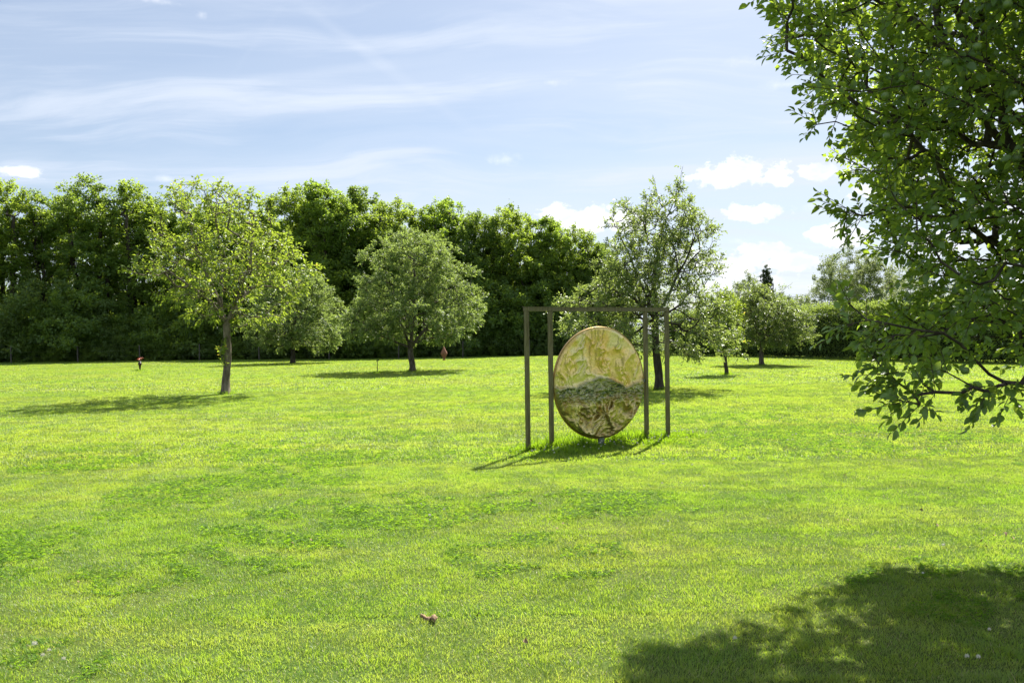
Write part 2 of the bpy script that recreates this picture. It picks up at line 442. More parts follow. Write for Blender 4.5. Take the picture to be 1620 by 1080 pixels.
tiles = {}
def tile_collection(name, meshes):
    c = bpy.data.collections.new(name)
    for i_, me in enumerate(meshes):
        o = bpy.data.objects.new('%s_%02d' % (name, i_), me)
        c.objects.link(o)
    return c
def gn_scatter(name, pts, rots, scls, idx, collection, mat_first=None):
    me = bpy.data.meshes.new(name)
    me.vertices.add(len(pts)); me.vertices.foreach_set('co', np.asarray(pts, np.float32).ravel())
    a = me.attributes.new('rot', 'FLOAT_VECTOR', 'POINT'); a.data.foreach_set('vector', np.asarray(rots, np.float32).ravel())
    a = me.attributes.new('scl', 'FLOAT', 'POINT'); a.data.foreach_set('value', np.asarray(scls, np.float32))
    a = me.attributes.new('idx', 'INT', 'POINT'); a.data.foreach_set('value', np.asarray(idx, np.int32))
    me.update()
    o = link(name, me)
    g = bpy.data.node_groups.new(name, 'GeometryNodeTree')
    g.interface.new_socket('Geometry', in_out='INPUT', socket_type='NodeSocketGeometry')
    g.interface.new_socket('Geometry', in_out='OUTPUT', socket_type='NodeSocketGeometry')
    gi = g.nodes.new('NodeGroupInput'); go = g.nodes.new('NodeGroupOutput')
    ci = g.nodes.new('GeometryNodeCollectionInfo'); ci.inputs[0].default_value = collection
    ci.inputs[1].default_value = True; ci.inputs[2].default_value = True
    ip = g.nodes.new('GeometryNodeInstanceOnPoints')
    def named(nm, typ):
        x = g.nodes.new('GeometryNodeInputNamedAttribute'); x.data_type = typ; x.inputs[0].default_value = nm
        return x.outputs[0]
    g.links.new(gi.outputs[0], ip.inputs['Points']); g.links.new(ci.outputs[0], ip.inputs['Instance'])
    ip.inputs['Pick Instance'].default_value = True
    g.links.new(named('idx', 'INT'), ip.inputs['Instance Index'])
    g.links.new(named('rot', 'FLOAT_VECTOR'), ip.inputs['Rotation'])
    g.links.new(named('scl', 'FLOAT'), ip.inputs['Scale'])
    g.links.new(ip.outputs[0], go.inputs[0])
    md = o.modifiers.new('scatter', 'NODES'); md.node_group = g
    return o

def lawn_tile(name, size, count, hmin, hmax, wmin, wmax, segs, seed):
    rs = np.random.RandomState(seed)
    P = np.zeros((count, 3)); P[:, :2] = (rs.rand(count, 2) - .5) * size * 1.05
    # height and density vary in small clumps
    cl = fbm(P[:, 0] * 6 / 1.0 + seed * 7.1, P[:, 1] * 6 + 3.3, seed, 3)
    keep = rs.rand(count) < 0.55 + 0.9 * np.clip(cl - .25, 0, .5)
    P = P[keep]; cl = cl[keep]; N = len(P)
    h = (hmin + (hmax - hmin) * rs.rand(N)) * (0.35 + 1.35 * cl)
    w = wmin + (wmax - wmin) * rs.rand(N)
    tilt = 0.25 + rs.rand(N) ** 0.8 * 1.05
    rnd = np.clip(rs.rand(N) * 0.93 + (cl - .5) * .4, 0, 0.9)
    dead = rs.rand(N) < 0.075; rnd[dead] = 0.97; tilt[dead] += .3
    yaw = 9 * fbm(P[:, 0] * 2.2 + 3, P[:, 1] * 2.2, seed + 9, 2) + rs.normal(0, 1.5, N)
    V, F, r = blades(P, h, w, tilt, segs, 0.6, rs, rnd, yaw)
    return mesh_np(name, V, F, M['blade'], {'rnd': r})
def clover_tile(name, size, count, seed):
    rs = np.random.RandomState(seed)
    P = np.zeros((count, 3)); P[:, :2] = (rs.rand(count, 2) - .5) * size
    den = fbm(P[:, 0] * 3.0 + seed, P[:, 1] * 3.0, seed, 3)
    P = P[(den > .46) & (np.hypot(P[:, 0], P[:, 1]) < size * .52)]; N = len(P)
    P[:, 2] = 0.006 + rs.rand(N) * 0.020
    nrm = norm(np.stack([(rs.rand(N) - .5) * 1.6, (rs.rand(N) - .5) * 1.6, np.ones(N)], 1))
    t1 = norm(np.cross(nrm, np.array([0.3, 1, 0.1]))); t2 = np.cross(nrm, t1)
    size_ = 0.0055 + rs.rand(N) * 0.004
    Vs, Fs, rr = [], [], []
    yaw = rs.rand(N) * 6.28
    base = 0
    r0 = rs.rand(N) * .9
    for k in range(3):
        a = yaw + k * 2.094
        d = t1 * np.cos(a)[:, None] + t2 * np.sin(a)[:, None]
        s = np.cross(nrm, d)
        L = size_[:, None]
        pts = [P, P + d * L * .9 + s * L * .62 + nrm * L * .15, P + d * L * 1.75 + s * L * .45 + nrm * L * .1, P + d * L * 1.65, P + d * L * 1.75 - s * L * .45 + nrm * L * .1, P + d * L * .9 - s * L * .62 + nrm * L * .15]
        Vs.append(np.stack(pts, 1).reshape(-1, 3))
        F = np.array([(0, 1, 3), (1, 2, 3), (0, 3, 5), (3, 4, 5)])
        Fs.append((F[None] + (np.arange(N) * 6)[:, None, None]).reshape(-1, 3) + base)
        base += 6 * N
        rr.append(np.repeat(r0, 6))
    return mesh_np(name, np.concatenate(Vs), np.concatenate(Fs), M['clover'], {'rnd': np.concatenate(rr)})

def slope_rot(x, y, yaw):
    e = 0.3
    nx_ = -(terrain(x + e, y) - terrain(x - e, y)) / (2 * e); ny_ = -(terrain(x, y + e) - terrain(x, y - e)) / (2 * e)
    out_ = []
    for a, b, c_ in zip(nx_, ny_, yaw):
        qn = Vector((a, b, 1)).to_track_quat('Z', 'Y')
        # keep the tile's own yaw: rotate about the tilted normal
        zf = Vector((0, 0, 1)).rotation_difference(Vector((a, b, 1)).normalized())
        out_.append(tuple((zf @ Euler((0, 0, c_)).to_quaternion()).to_euler()))
    return np.array(out_)

near_m = [lawn_tile('near_turf', 1.0, 18000, .014, .036, .0020, .0036, 2, 100 + k) for k in range(5)]
mid_m = [lawn_tile('mid_turf', 2.0, 17000, .026, .052, .005, .009, 2, 200 + k) for k in range(4)]
far_m = [lawn_tile('far_turf', 4.0, 17000, .034, .060, .014, .024, 1, 300 + k) for k in range(4)]
clov_m = [clover_tile('clover_patch', 1.3, 3400, 400 + k) for k in range(3)]
grass_tiles = tile_collection('turf', near_m + mid_m + far_m + clov_m)

def grid_pts(size, y0, y1, half, xpad=1.5):
    xs, ys = [], []
    y = y0 + size / 2
    while y < y1:
        w = half * (y + size) + xpad
        nx_ = int(math.ceil(w / size))
        for k in range(-nx_, nx_ + 1):
            xs.append((k) * size); ys.append(y)
        y += size
    return np.array(xs), np.array(ys)
PT, RT, SCL, IDX = [], [], [], []
for (size, y0, y1, off, nvar) in ((1.0, 1.0, 11.0, 0, 5), (2.0, 11.0, 27.0, 5, 4), (4.0, 27.0, 79.0, 9, 4)):
    xs, ys = grid_pts(size, y0, y1, 0.74)
    keep = np.ones(len(xs), bool)
    if off == 9: keep = (xs < 60) & (xs > -60)
    xs, ys = xs[keep], ys[keep]; N = len(xs)
    yaw = R_.randint(0, 4, N) * math.pi / 2
    PT.append(np.stack([xs, ys, terrain(xs, ys)], 1)); RT.append(slope_rot(xs, ys, yaw)); SCL.append(np.ones(N)); IDX.append(off + R_.randint(0, nvar, N))
# clover in drifts
cx = R_.uniform(-14, 16, 2600); cy = R_.uniform(2.5, 19, 2600)
den = fbm(cx * .25 + 3.0, cy * .5 + 8.0, 55, 4)
drift = np.exp(-((cy - (7.4 + 0.25 * cx)) / 1.3) ** 2) * (cx < 2.0) * (cx > -7)
keep = (np.abs(cx) < cy * .7 + 1) & (R_.rand(2600) < np.clip((den - .50) * 3.0, 0, 1) * .16 + drift * .16)
cx, cy = cx[keep], cy[keep]; N = len(cx)
PT.append(np.stack([cx, cy, terrain(cx, cy)], 1)); RT.append(slope_rot(cx, cy, R_.rand(N) * 6.28)); SCL.append(.8 + .4 * R_.rand(N)); IDX.append(13 + R_.randint(0, 3, N))
lawn = gn_scatter('lawn_grass', np.concatenate(PT), np.concatenate(RT), np.concatenate(SCL), np.concatenate(IDX), grass_tiles)
tag(lawn, 'short mown lawn grass with clover drifts covering the whole ground', 'grass', kind='stuff')

# ------------------------------------------------------------------ tubes and leaves
def tubes(A, B, ra, rb, k=5):
    d = norm(B - A)
    ref = np.where(np.abs(d[:, 2:3]) > .9, np.array([[1.0, 0, 0]]), np.array([[0, 0, 1.0]]))
    s = norm(np.cross(d, ref)); t = np.cross(d, s)
    rings = []
    for P_, r in ((A, ra), (B, rb)):
        for q_ in range(k):
            a = 2 * math.pi * q_ / k
            rings.append(P_ + (s * math.cos(a) + t * math.sin(a)) * r[:, None])
    V = np.stack(rings, 1).reshape(-1, 3)
    F = np.array([(q_, (q_ + 1) % k, k + (q_ + 1) % k, k + q_) for q_ in range(k)])
    F = (F[None] + (np.arange(len(A)) * 2 * k)[:, None, None]).reshape(-1, 4)
    return V, F
def join(parts):
    Vs, Fs, base = [], [], 0
    for V, F in parts:
        Vs.append(V); Fs.append(F + base); base += len(V)
    return np.concatenate(Vs), np.concatenate(Fs)
def loft(path, radii, k=14, wob=0.12, seed=0, flare=1.0):
    path = np.asarray(path, float); radii = np.asarray(radii, float)
    # resample smoothly
    n_ = len(path); t = np.linspace(0, n_ - 1, (n_ - 1) * 6 + 1)
    P_ = np.stack([np.interp(t, range(n_), path[:, c_]) for c_ in range(3)], 1); r = np.interp(t, range(n_), radii)
    for _ in range(3): P_[1:-1] = (P_[:-2] + 2 * P_[1:-1] + P_[2:]) / 4
    rs = np.random.RandomState(seed)
    a = np.arange(k) / k * 2 * math.pi
    V = []
    for i_, (p_, rr) in enumerate(zip(P_, r)):
        u = i_ / (len(P_) - 1)
        w = 1 + wob * (np.sin(a * 3 + u * 5 + seed) * .5 + np.sin(a * 5 - u * 9 + seed) * .3 + (vnoise(a * 2, np.full(k, u * 14.0), seed) - .5) * .8)
        f = 1 + flare * 0.55 * math.exp(-u * 16) * (1 + .3 * np.sin(a * 4 + seed))
        V.append(np.stack([p_[0] + np.cos(a) * rr * w * f, p_[1] + np.sin(a) * rr * w * f, np.full(k, p_[2])], 1))
    V = np.concatenate(V)
    q_ = np.arange(k)
    F = np.concatenate([np.stack([i_ * k + q_, i_ * k + (q_ + 1) % k, (i_ + 1) * k + (q_ + 1) % k, (i_ + 1) * k + q_], 1) for i_ in range(len(P_) - 1)])
    return V, F
def leaf_quads(P, d, nrm, L, Wd, rnd):
    s = norm(np.cross(nrm, d)); n2 = norm(np.cross(d, s))
    L = L[:, None]; Wd = Wd[:, None]
    pts = [P, P + d * L * .45 + s * Wd * .5 + n2 * Wd * .18, P + d * L - n2 * L * .12, P + d * L * .45 - s * Wd * .5 + n2 * Wd * .18]
    V = np.stack(pts, 1).reshape(-1, 3); N = len(P)
    F = np.array([(0, 1, 2), (0, 2, 3)])
    F = (F[None] + (np.arange(N) * 4)[:, None, None]).reshape(-1, 3)
    return V, F, np.repeat(rnd, 4)
LS = [(0.0, 0.0), (.18, .34), (.45, .5), (.75, .34), (1.0, 0.0)]
def leaf_full(P, d, nrm, L, Wd, rnd, droop=.16, fold=.22):
    s = norm(np.cross(nrm, d)); n2 = norm(np.cross(d, s))
    L = L[:, None]; Wd = Wd[:, None]
    if np.ndim(droop): droop = droop[:, None]
    rows = [P]
    for (u, w) in LS[1:-1]:
        c_ = P + d * L * u - n2 * L * droop * u * u
        rows += [c_ + s * Wd * w + n2 * Wd * w * fold * 2, c_, c_ - s * Wd * w + n2 * Wd * w * fold * 2]
    rows.append(P + d * L - n2 * L * droop)
    V = np.stack(rows, 1).reshape(-1, 3); N = len(P)
    F = [(0, 1, 2), (0, 2, 3), (1, 4, 2), (2, 4, 5), (2, 5, 3), (3, 5, 6), (4, 7, 5), (5, 7, 8), (5, 8, 6), (6, 8, 9), (7, 10, 8), (8, 10, 9)]
    F = (np.array(F)[None] + (np.arange(N) * 11)[:, None, None]).reshape(-1, 3)
    return V, F, np.repeat(rnd, 11)

def grow(seed_nodes, seed_parent, pts, bf=.35, step=.25, upw=.5, jit=.12, rs=R_):
    """join every crown point to the nearest (by length and path) node of the skeleton"""
    cap = len(seed_nodes) + len(pts) * 14 + 50
    Nn = np.zeros((cap, 3)); Pl = np.zeros(cap); par = np.full(cap, -1)
    k = len(seed_nodes); Nn[:k] = seed_nodes; par[:k] = seed_parent
    for i_ in range(1, k): Pl[i_] = Pl[par[i_]] + np.linalg.norm(Nn[i_] - Nn[par[i_]])
    root = seed_nodes[min(len(seed_nodes) - 1, 2)]
    order = np.argsort(np.min(np.linalg.norm(pts[:, None] - seed_nodes[None], axis=2), 1))
    tips = []
    for o_ in order:
        p_ = pts[o_]
        v = p_ - Nn[:k]
        dd = np.linalg.norm(v, axis=1)
        cost = dd + bf * Pl[:k] + upw * np.maximum(0, -v[:, 2])
        j_ = int(np.argmin(cost)); dist = dd[j_]
        ns = max(1, min(12, int(math.ceil(dist / step))))
        a = Nn[j_].copy(); last = j_
        off = (rs.rand(3) - .5) * dist * jit * 2; off[2] -= abs(dist) * jit * .3
        for s_ in range(1, ns + 1):
            t = s_ / ns
            if k >= cap: break
            Nn[k] = a + (p_ - a) * t + off * math.sin(math.pi * t) + (rs.rand(3) - .5) * step * .12 * (t < 1)
            par[k] = last; Pl[k] = Pl[last] + dist / ns; last = k; k += 1
        tips.append(last)
    return Nn[:k], par[:k], np.array(tips)
def radii_for(N, par, tips, rtip, rbase, start):
    cnt = np.zeros(len(N)); cnt[tips] = 1
    for i_ in range(len(N) - 1, 0, -1): cnt[par[i_]] += cnt[i_]
    cnt = np.maximum(cnt, 1)
    e = math.log(cnt[start]) / math.log(rbase / rtip)
    return np.minimum(rtip * cnt ** (1 / e), rbase), cnt

def twigs_leaves(P, D_, n_tw, tw_len, n_lf, lf, wd, rs, full=False, droop=.25, up=.25, spread=.9, leaf_ang=.95):
    """shoots at crown points P with outward directions D_; returns stems and leaf frames"""
    P = np.repeat(P, n_tw, 0); D_ = np.repeat(D_, n_tw, 0); N = len(P)
    ax_ = norm(D_ + rs.normal(0, spread, (N, 3)) * .75 + np.array([0, 0, up]))
    Ls = tw_len * (.6 + .8 * rs.rand(N))
    A = P; B = P + ax_ * Ls[:, None]; B[:, 2] -= Ls * droop * .5
    k = n_lf
    t = (np.arange(k) + .5 + (rs.rand(N, k) - .5) * .7) / k
    t = np.clip(.12 + .9 * t, 0, 1)
    base = A[:, None] + (B - A)[:, None] * t[..., None]
    ref = norm(rs.normal(0, 1, (N, 3)))
    s = norm(np.cross(ax_, ref)); u = np.cross(ax_, s)
    ph = (np.arange(k) * 2.4)[None] + rs.rand(N, 1) * 6.28 + (rs.rand(N, k) - .5) * .9
    rad = s[:, None] * np.cos(ph)[..., None] + u[:, None] * np.sin(ph)[..., None]
    an = leaf_ang * (1 - .55 * t) + (rs.rand(N, k) - .5) * .5
    d = ax_[:, None] * np.cos(an)[..., None] + rad * np.sin(an)[..., None]
    d = d + np.array([0, 0, -droop])
    d = norm(d.reshape(-1, 3)); base = base.reshape(-1, 3)
    tilt_ = np.repeat(rs.normal(0, .55, (N, 3)), k, 0)
    nr = norm(np.array([0, 0, 1.0]) + tilt_ + rs.normal(0, .28, d.shape) + d * .3)
    M_ = len(base)
    L = lf * (.6 + .65 * rs.rand(M_)); Wd = L * wd * (.85 + .3 * rs.rand(M_))
    base = base + d * (L * .12)[:, None]
    global SPRAY
    SPRAY = np.repeat(rs.rand(N), k)
    return (A, B), (base, d, nr, L, Wd)

def profile_points(prof, Y, ndens, rs, hollow=.5, dscale=1.0, clump=.0, Yc=0.0):
    """prof rows (py, xleft, xright) of the crown silhouette at depth Y -> points in the crown's volume"""
    rows = []
    for (py, xl, xr) in prof:
        a = at_depth(xl, py, Y); b = at_depth(xr, py, Y)
        rows.append(((a[2] + b[2]) / 2, a[0], b[0]))
    rows = np.array(rows)[::-1] if rows[0][0] > rows[-1][0] else np.array(rows)
    zz = rows[:, 0]; wid = rows[:, 2] - rows[:, 1]
    out_ = []
    zs = np.linspace(zz[0], zz[-1], 400); wz = np.interp(zs, zz, wid); cdf = np.cumsum(np.maximum(wz, .05) ** 1.7); cdf /= cdf[-1]
    while len(out_) < ndens:
        z = np.interp(rs.rand(), cdf, zs)
        w = np.interp(z, zz, wid) / 2; c_ = np.interp(z, zz, rows[:, 1]) + w
        a = rs.rand() * 2 * math.pi; r = rs.rand() ** (hollow)
        w *= 1 + .16 * math.sin(a * 3 + z * 2.1) + .11 * math.sin(a * 5 - z * 3.7 + 1)
        x, y = c_ + math.cos(a) * r * w, Y + Yc + math.sin(a) * r * w * dscale
        if clump > 0:
            v = float(fbm(np.array([x * 1.1 + 31]), np.array([z * 1.3 + y * .9]), 9, 3)[0])
            if v < .52 - .12 * (1 - clump) and rs.rand() < clump: continue
        out_.append((x, y, z))
    return np.array(out_)

def build_tree(name, label, cat, base_px, prof, mats, npts, fork, r0, rtip=.006, limbs=(), leaf=.07, wd=.55, n_tw=2, n_lf=8, tw=.25,
               seed=1, top=None, bf=.3, hollow=.5, clump=0., droop=.25, up=.25, dscale=1.0, extra=None, lean=(0, 0), step=.25, stems=True, Yc=0.0):
    rs = np.random.RandomState(seed)
    b = gp(*base_px); Y = b[1]; x0 = b[0]; z0 = float(terrain(x0, Y))
    root = empty(name, (x0, Y, z0)); tag(root, label, cat)
    O = np.array([x0, Y, z0])
    pts = profile_points(prof, Y, npts, rs, hollow, dscale, clump, Yc)
    # trunk: fork is the world z of the crotch
    fk = at_depth(fork[0], fork[1], Y)
    tp = [O + [0, 0, -.06]] + [O + (fk - O) * t + np.array([math.sin(t * 5 + seed) * .03 + lean[0] * math.sin(math.pi * t), math.cos(t * 4 + seed) * .03, 0]) for t in (.2, .4, .6, .8)] + [fk]
    rr = [r0 * v for v in (1.08, 1.0, .95, .92, .9, .88)]
    Vt, Ft = loft(np.array(tp) - O, rr, 14, .14, seed)
    link('trunk', mesh_np('trunk', Vt, Ft, mats[1], smooth=True), root)
    nodes = [fk]; par = [-1]
    for lb in limbs:
        prev = 0; q0 = fk
        for (px, py, dY) in lb:
            q1 = at_depth(px, py, Y + dY)
            ns = max(2, int(np.linalg.norm(q1 - q0) / .3))
            for s_ in range(1, ns + 1):
                nodes.append(q0 + (q1 - q0) * s_ / ns + (rs.rand(3) - .5) * .05); par.append(prev); prev = len(nodes) - 1
            q0 = q1
    N, pr, tips = grow(np.array(nodes), np.array(par), pts, bf, step, .6, .14, rs)
    r, cnt = radii_for(N, pr, tips, rtip, r0 * .86, 0)
    e = np.arange(1, len(N)); A = N[pr[e]]; B = N[e]
    rp = np.where(pr[e] == 0, np.minimum(r[e] * 1.25, r0 * .8), np.minimum(r[pr[e]], r[e] * 1.35))
    thick = r[e] > .018
    parts = []
    dd = norm(B - A)
    if thick.any(): parts.append(tubes(A[thick] - O - dd[thick] * (rp[thick] * .35)[:, None], B[thick] - O, rp[thick], r[e][thick], 8))
    if (~thick).any(): parts.append(tubes(A[~thick] - O, B[~thick] - O, rp[~thick], r[e][~thick], 4))
    # shoots at tips and along thin wood
    thin = np.where((cnt <= 3) & (np.arange(len(N)) > 0))[0]
    src = np.concatenate([tips, rs.choice(thin, min(len(thin), len(tips)), replace=False)])
    Pn = N[src]; dn = norm(N[src] - N[pr[src]])
    cen = np.array([(pts[:, 0].mean()), Y, pts[:, 2].min() + .3 * (np.ptp(pts[:, 2]))])
    dn = norm(dn + .5 * norm(Pn - cen))
    (a, b2), (lb_, ld, ln, lL, lW) = twigs_leaves(Pn, dn, n_tw, tw, n_lf, leaf, wd, rs, droop=droop, up=up)
    if stems: parts.append(tubes(a - O, b2 - O, np.full(len(a), rtip * .55), np.full(len(a), rtip * .3), 3))
    V, F = join(parts)
    link('branches', mesh_np('branches', V, F, mats[1] if len(mats) < 3 else mats[2], smooth=True), root)
    if extra: # extra shoots: list of pixel polylines (tip sprays, trunk shoots)
        pass
    V, F, rn = leaf_quads(lb_ - O, ld, ln, lL, lW, np.clip(.5 * SPRAY + .5 * rs.rand(len(lb_)) + .06 * (rs.rand(len(lb_)) > .985), 0, 1))
    cr = link('crown', mesh_np('crown', V, F, mats[0], {'rnd': rn}), root)
    tag(cr, kind='stuff')
    if extra:
        for (kind_, pl, nl, sz) in extra:
            q_ = np.array([at_depth(px, py, Y + dY) for px, py, dY in pl])
            ns = 8
            tt = np.linspace(0, len(q_) - 1, ns + 1)
            Q = np.stack([np.interp(tt, range(len(q_)), q_[:, c_]) for c_ in range(3)], 1) + (rs.rand(ns + 1, 3) - .5) * .03
            rad_ = np.linspace(.013, .004, ns + 1)
            Vx, Fx = tubes(Q[:-1] - O, Q[1:] - O, rad_[:-1], rad_[1:], 5)
            tw_ = link(kind_, mesh_np(kind_, Vx, Fx, mats[1]), root)
            idx_ = rs.randint(1 if kind_ == 'leader_shoot' else 0, ns, nl * 1)
            (_, _), (lb_, ld, ln, lL, lW) = twigs_leaves(Q[idx_] + (Q[idx_ + 1] - Q[idx_]) * rs.rand(nl, 1), norm(Q[idx_ + 1] - Q[idx_]), 1, sz, 6, leaf * 1.0, wd, rs, droop=droop, up=.1)
            V, F, rn = leaf_quads(lb_ - O, ld, ln, lL, lW, rs.rand(len(lb_)))
            lv = link('foliage', mesh_np('foliage', V, F, mats[0], {'rnd': rn}), tw_); tag(lv, kind='stuff')
    return root

# ------------------------------------------------------------------ garden trees
build_tree('cherry_tree', 'yellow green open crowned tree with forking trunk, nearest of the trees on the left lawn', 'tree', (357, 622),
    [(292, 272, 300), (305, 258, 412), (325, 255, 420), (350, 250, 428), (380, 240, 452), (405, 225, 474), (430, 225, 476), (460, 245, 465), (490, 285, 440), (510, 315, 410), (520, 340, 385)],
    (M['cherry'], M['bark_light']), 430, (359, 512), .115, .0085,
    limbs=[[(345, 470, .1), (322, 420, .3), (296, 350, .2)], [(372, 480, -.2), (395, 420, -.5), (402, 340, -.3)], [(350, 490, .5), (352, 420, .9), (340, 340, .8)], [(335, 480, -.5), (285, 440, -.8), (240, 410, -.6)], [(385, 470, .4), (430, 430, .8), (460, 400, .6)]],
    leaf=.120, wd=.50, n_tw=2, n_lf=6, tw=.30, seed=11, bf=.25, hollow=.34, clump=.85, droop=.5, up=.3,
    extra=[('trunk_shoot', [(356, 580, -.12), (349, 560, -.2), (352, 535, -.2)], 16, .15), ('trunk_shoot', [(364, 530, -.1), (370, 520, -.15), (371, 505, -.1)], 12, .12),
           ('leader_shoot', [(298, 350, .2), (285, 320, .2), (272, 292, .1)], 12, .3), ('leader_shoot', [(395, 345, -.3), (392, 320, -.3), (402, 300, -.2)], 12, .3), ('leader_shoot', [(360, 345, .2), (363, 325, .2), (360, 300, .2)], 10, .3)])
build_tree('fruit_tree', 'low round grey green tree, partly behind the yellow green tree on its right', 'tree', (463, 575),
    [(425, 455, 480), (437, 425, 510), (460, 405, 528), (490, 395, 540), (515, 390, 546), (535, 398, 543), (550, 425, 530)],
    (M['whitebeam'], M['bark_dark']), 480, (462, 535), .15, .009, leaf=.13, wd=.5, n_tw=4, n_lf=10, tw=.40, seed=12, bf=.4, hollow=.45, clump=.3, droop=.4,
    limbs=[[(440, 500, .4), (425, 470, .5)], [(470, 490, -.4), (468, 450, 0)], [(490, 510, .3), (515, 500, .5)]])
build_tree('fruit_tree', 'dense round grey green tree standing in the middle of the lawn, left of the disc', 'tree', (652, 588),
    [(366, 640, 672), (378, 602, 702), (400, 582, 722), (430, 574, 742), (460, 560, 744), (490, 556, 758), (510, 553, 762), (525, 560, 764), (536, 590, 740)],
    (M['whitebeam'], M['bark']), 760, (650, 550), .145, .007, leaf=.105, wd=.5, n_tw=4, n_lf=10, tw=.32, seed=13, bf=.4, hollow=.42, clump=.7, droop=.45,
    limbs=[[(630, 500, .4), (610, 440, .5)], [(655, 490, -.4), (655, 400, 0)], [(680, 510, .3), (715, 480, .5)], [(600, 530, -.3), (575, 510, -.5)]])
build_tree('fruit_tree', 'tall airy tree with upright shoots at its top, just behind the metal disc sculpture', 'tree', (1042, 617),
    [(300, 1060, 1085), (318, 1020, 1098), (330, 965, 1105), (350, 952, 1118), (380, 950, 1126), (410, 945, 1135), (440, 935, 1130), (470, 905, 1140), (500, 892, 1150), (525, 890, 1156), (545, 925, 1154), (562, 985, 1150)],
    (M['airy'], M['bark_dark']), 800, (1037, 505), .115, .006, leaf=.090, wd=.52, n_tw=3, n_lf=7, tw=.26, seed=14, bf=.3, hollow=.5, clump=.85, droop=.35, up=.35,
    limbs=[[(1035, 440, 0), (1045, 370, .1), (1072, 300, 0)], [(1015, 450, .4), (985, 380, .5), (970, 340, .3)], [(1060, 460, -.5), (1090, 400, -.4), (1110, 350, -.2)], [(1000, 470, -.4), (950, 450, -.6), (915, 480, -.6)], [(1080, 480, .4), (1120, 480, .5), (1140, 500, .4)]],
    extra=[('leader_shoot', [(1066, 330, 0), (1074, 300, 0), (1080, 263, .0)], 16, .16), ('leader_shoot', [(1048, 330, .1), (1040, 305, .1), (1034, 282, .1)], 12, .14), ('leader_shoot', [(1115, 450, 0), (1135, 420, 0), (1143, 402, .1)], 12, .15)])
build_tree('fruit_tree', 'small tree with a thin leaning trunk between the tall airy tree and the hedge', 'tree', (1150, 591),
    [(455, 1135, 1150), (470, 1120, 1165), (495, 1110, 1174), (520, 1108, 1178), (540, 1120, 1170), (552, 1135, 1160)],
    (M['cherry'], M['bark_dark']), 170, (1147, 550), .075, .006, leaf=.10, wd=.5, n_tw=3, n_lf=7, tw=.28, seed=15, bf=.35, hollow=.5, clump=.2, droop=.4)
build_tree('fruit_tree', 'round headed tree standing in front of the clipped tall hedge on the right', 'tree', (1205, 577),
    [(452, 1180, 1196), (462, 1172, 1225), (476, 1160, 1248), (490, 1153, 1268), (510, 1150, 1277), (528, 1155, 1276), (543, 1175, 1262)],
    (M['airy'], M['bark']), 520, (1206, 535), .12, .007, leaf=.105, wd=.5, n_tw=3, n_lf=9, tw=.32, seed=16, bf=.4, hollow=.45, clump=.45, droop=.4,
    limbs=[[(1190, 500, .3), (1180, 460, .3)], [(1215, 495, -.3), (1235, 460, 0)]],
    extra=[('leader_shoot', [(1225, 470, 0), (1240, 458, 0), (1254, 447, .0)], 9, .2), ('leader_shoot', [(1245, 480, 0), (1262, 473, 0), (1272, 472, .0)], 8, .2)])

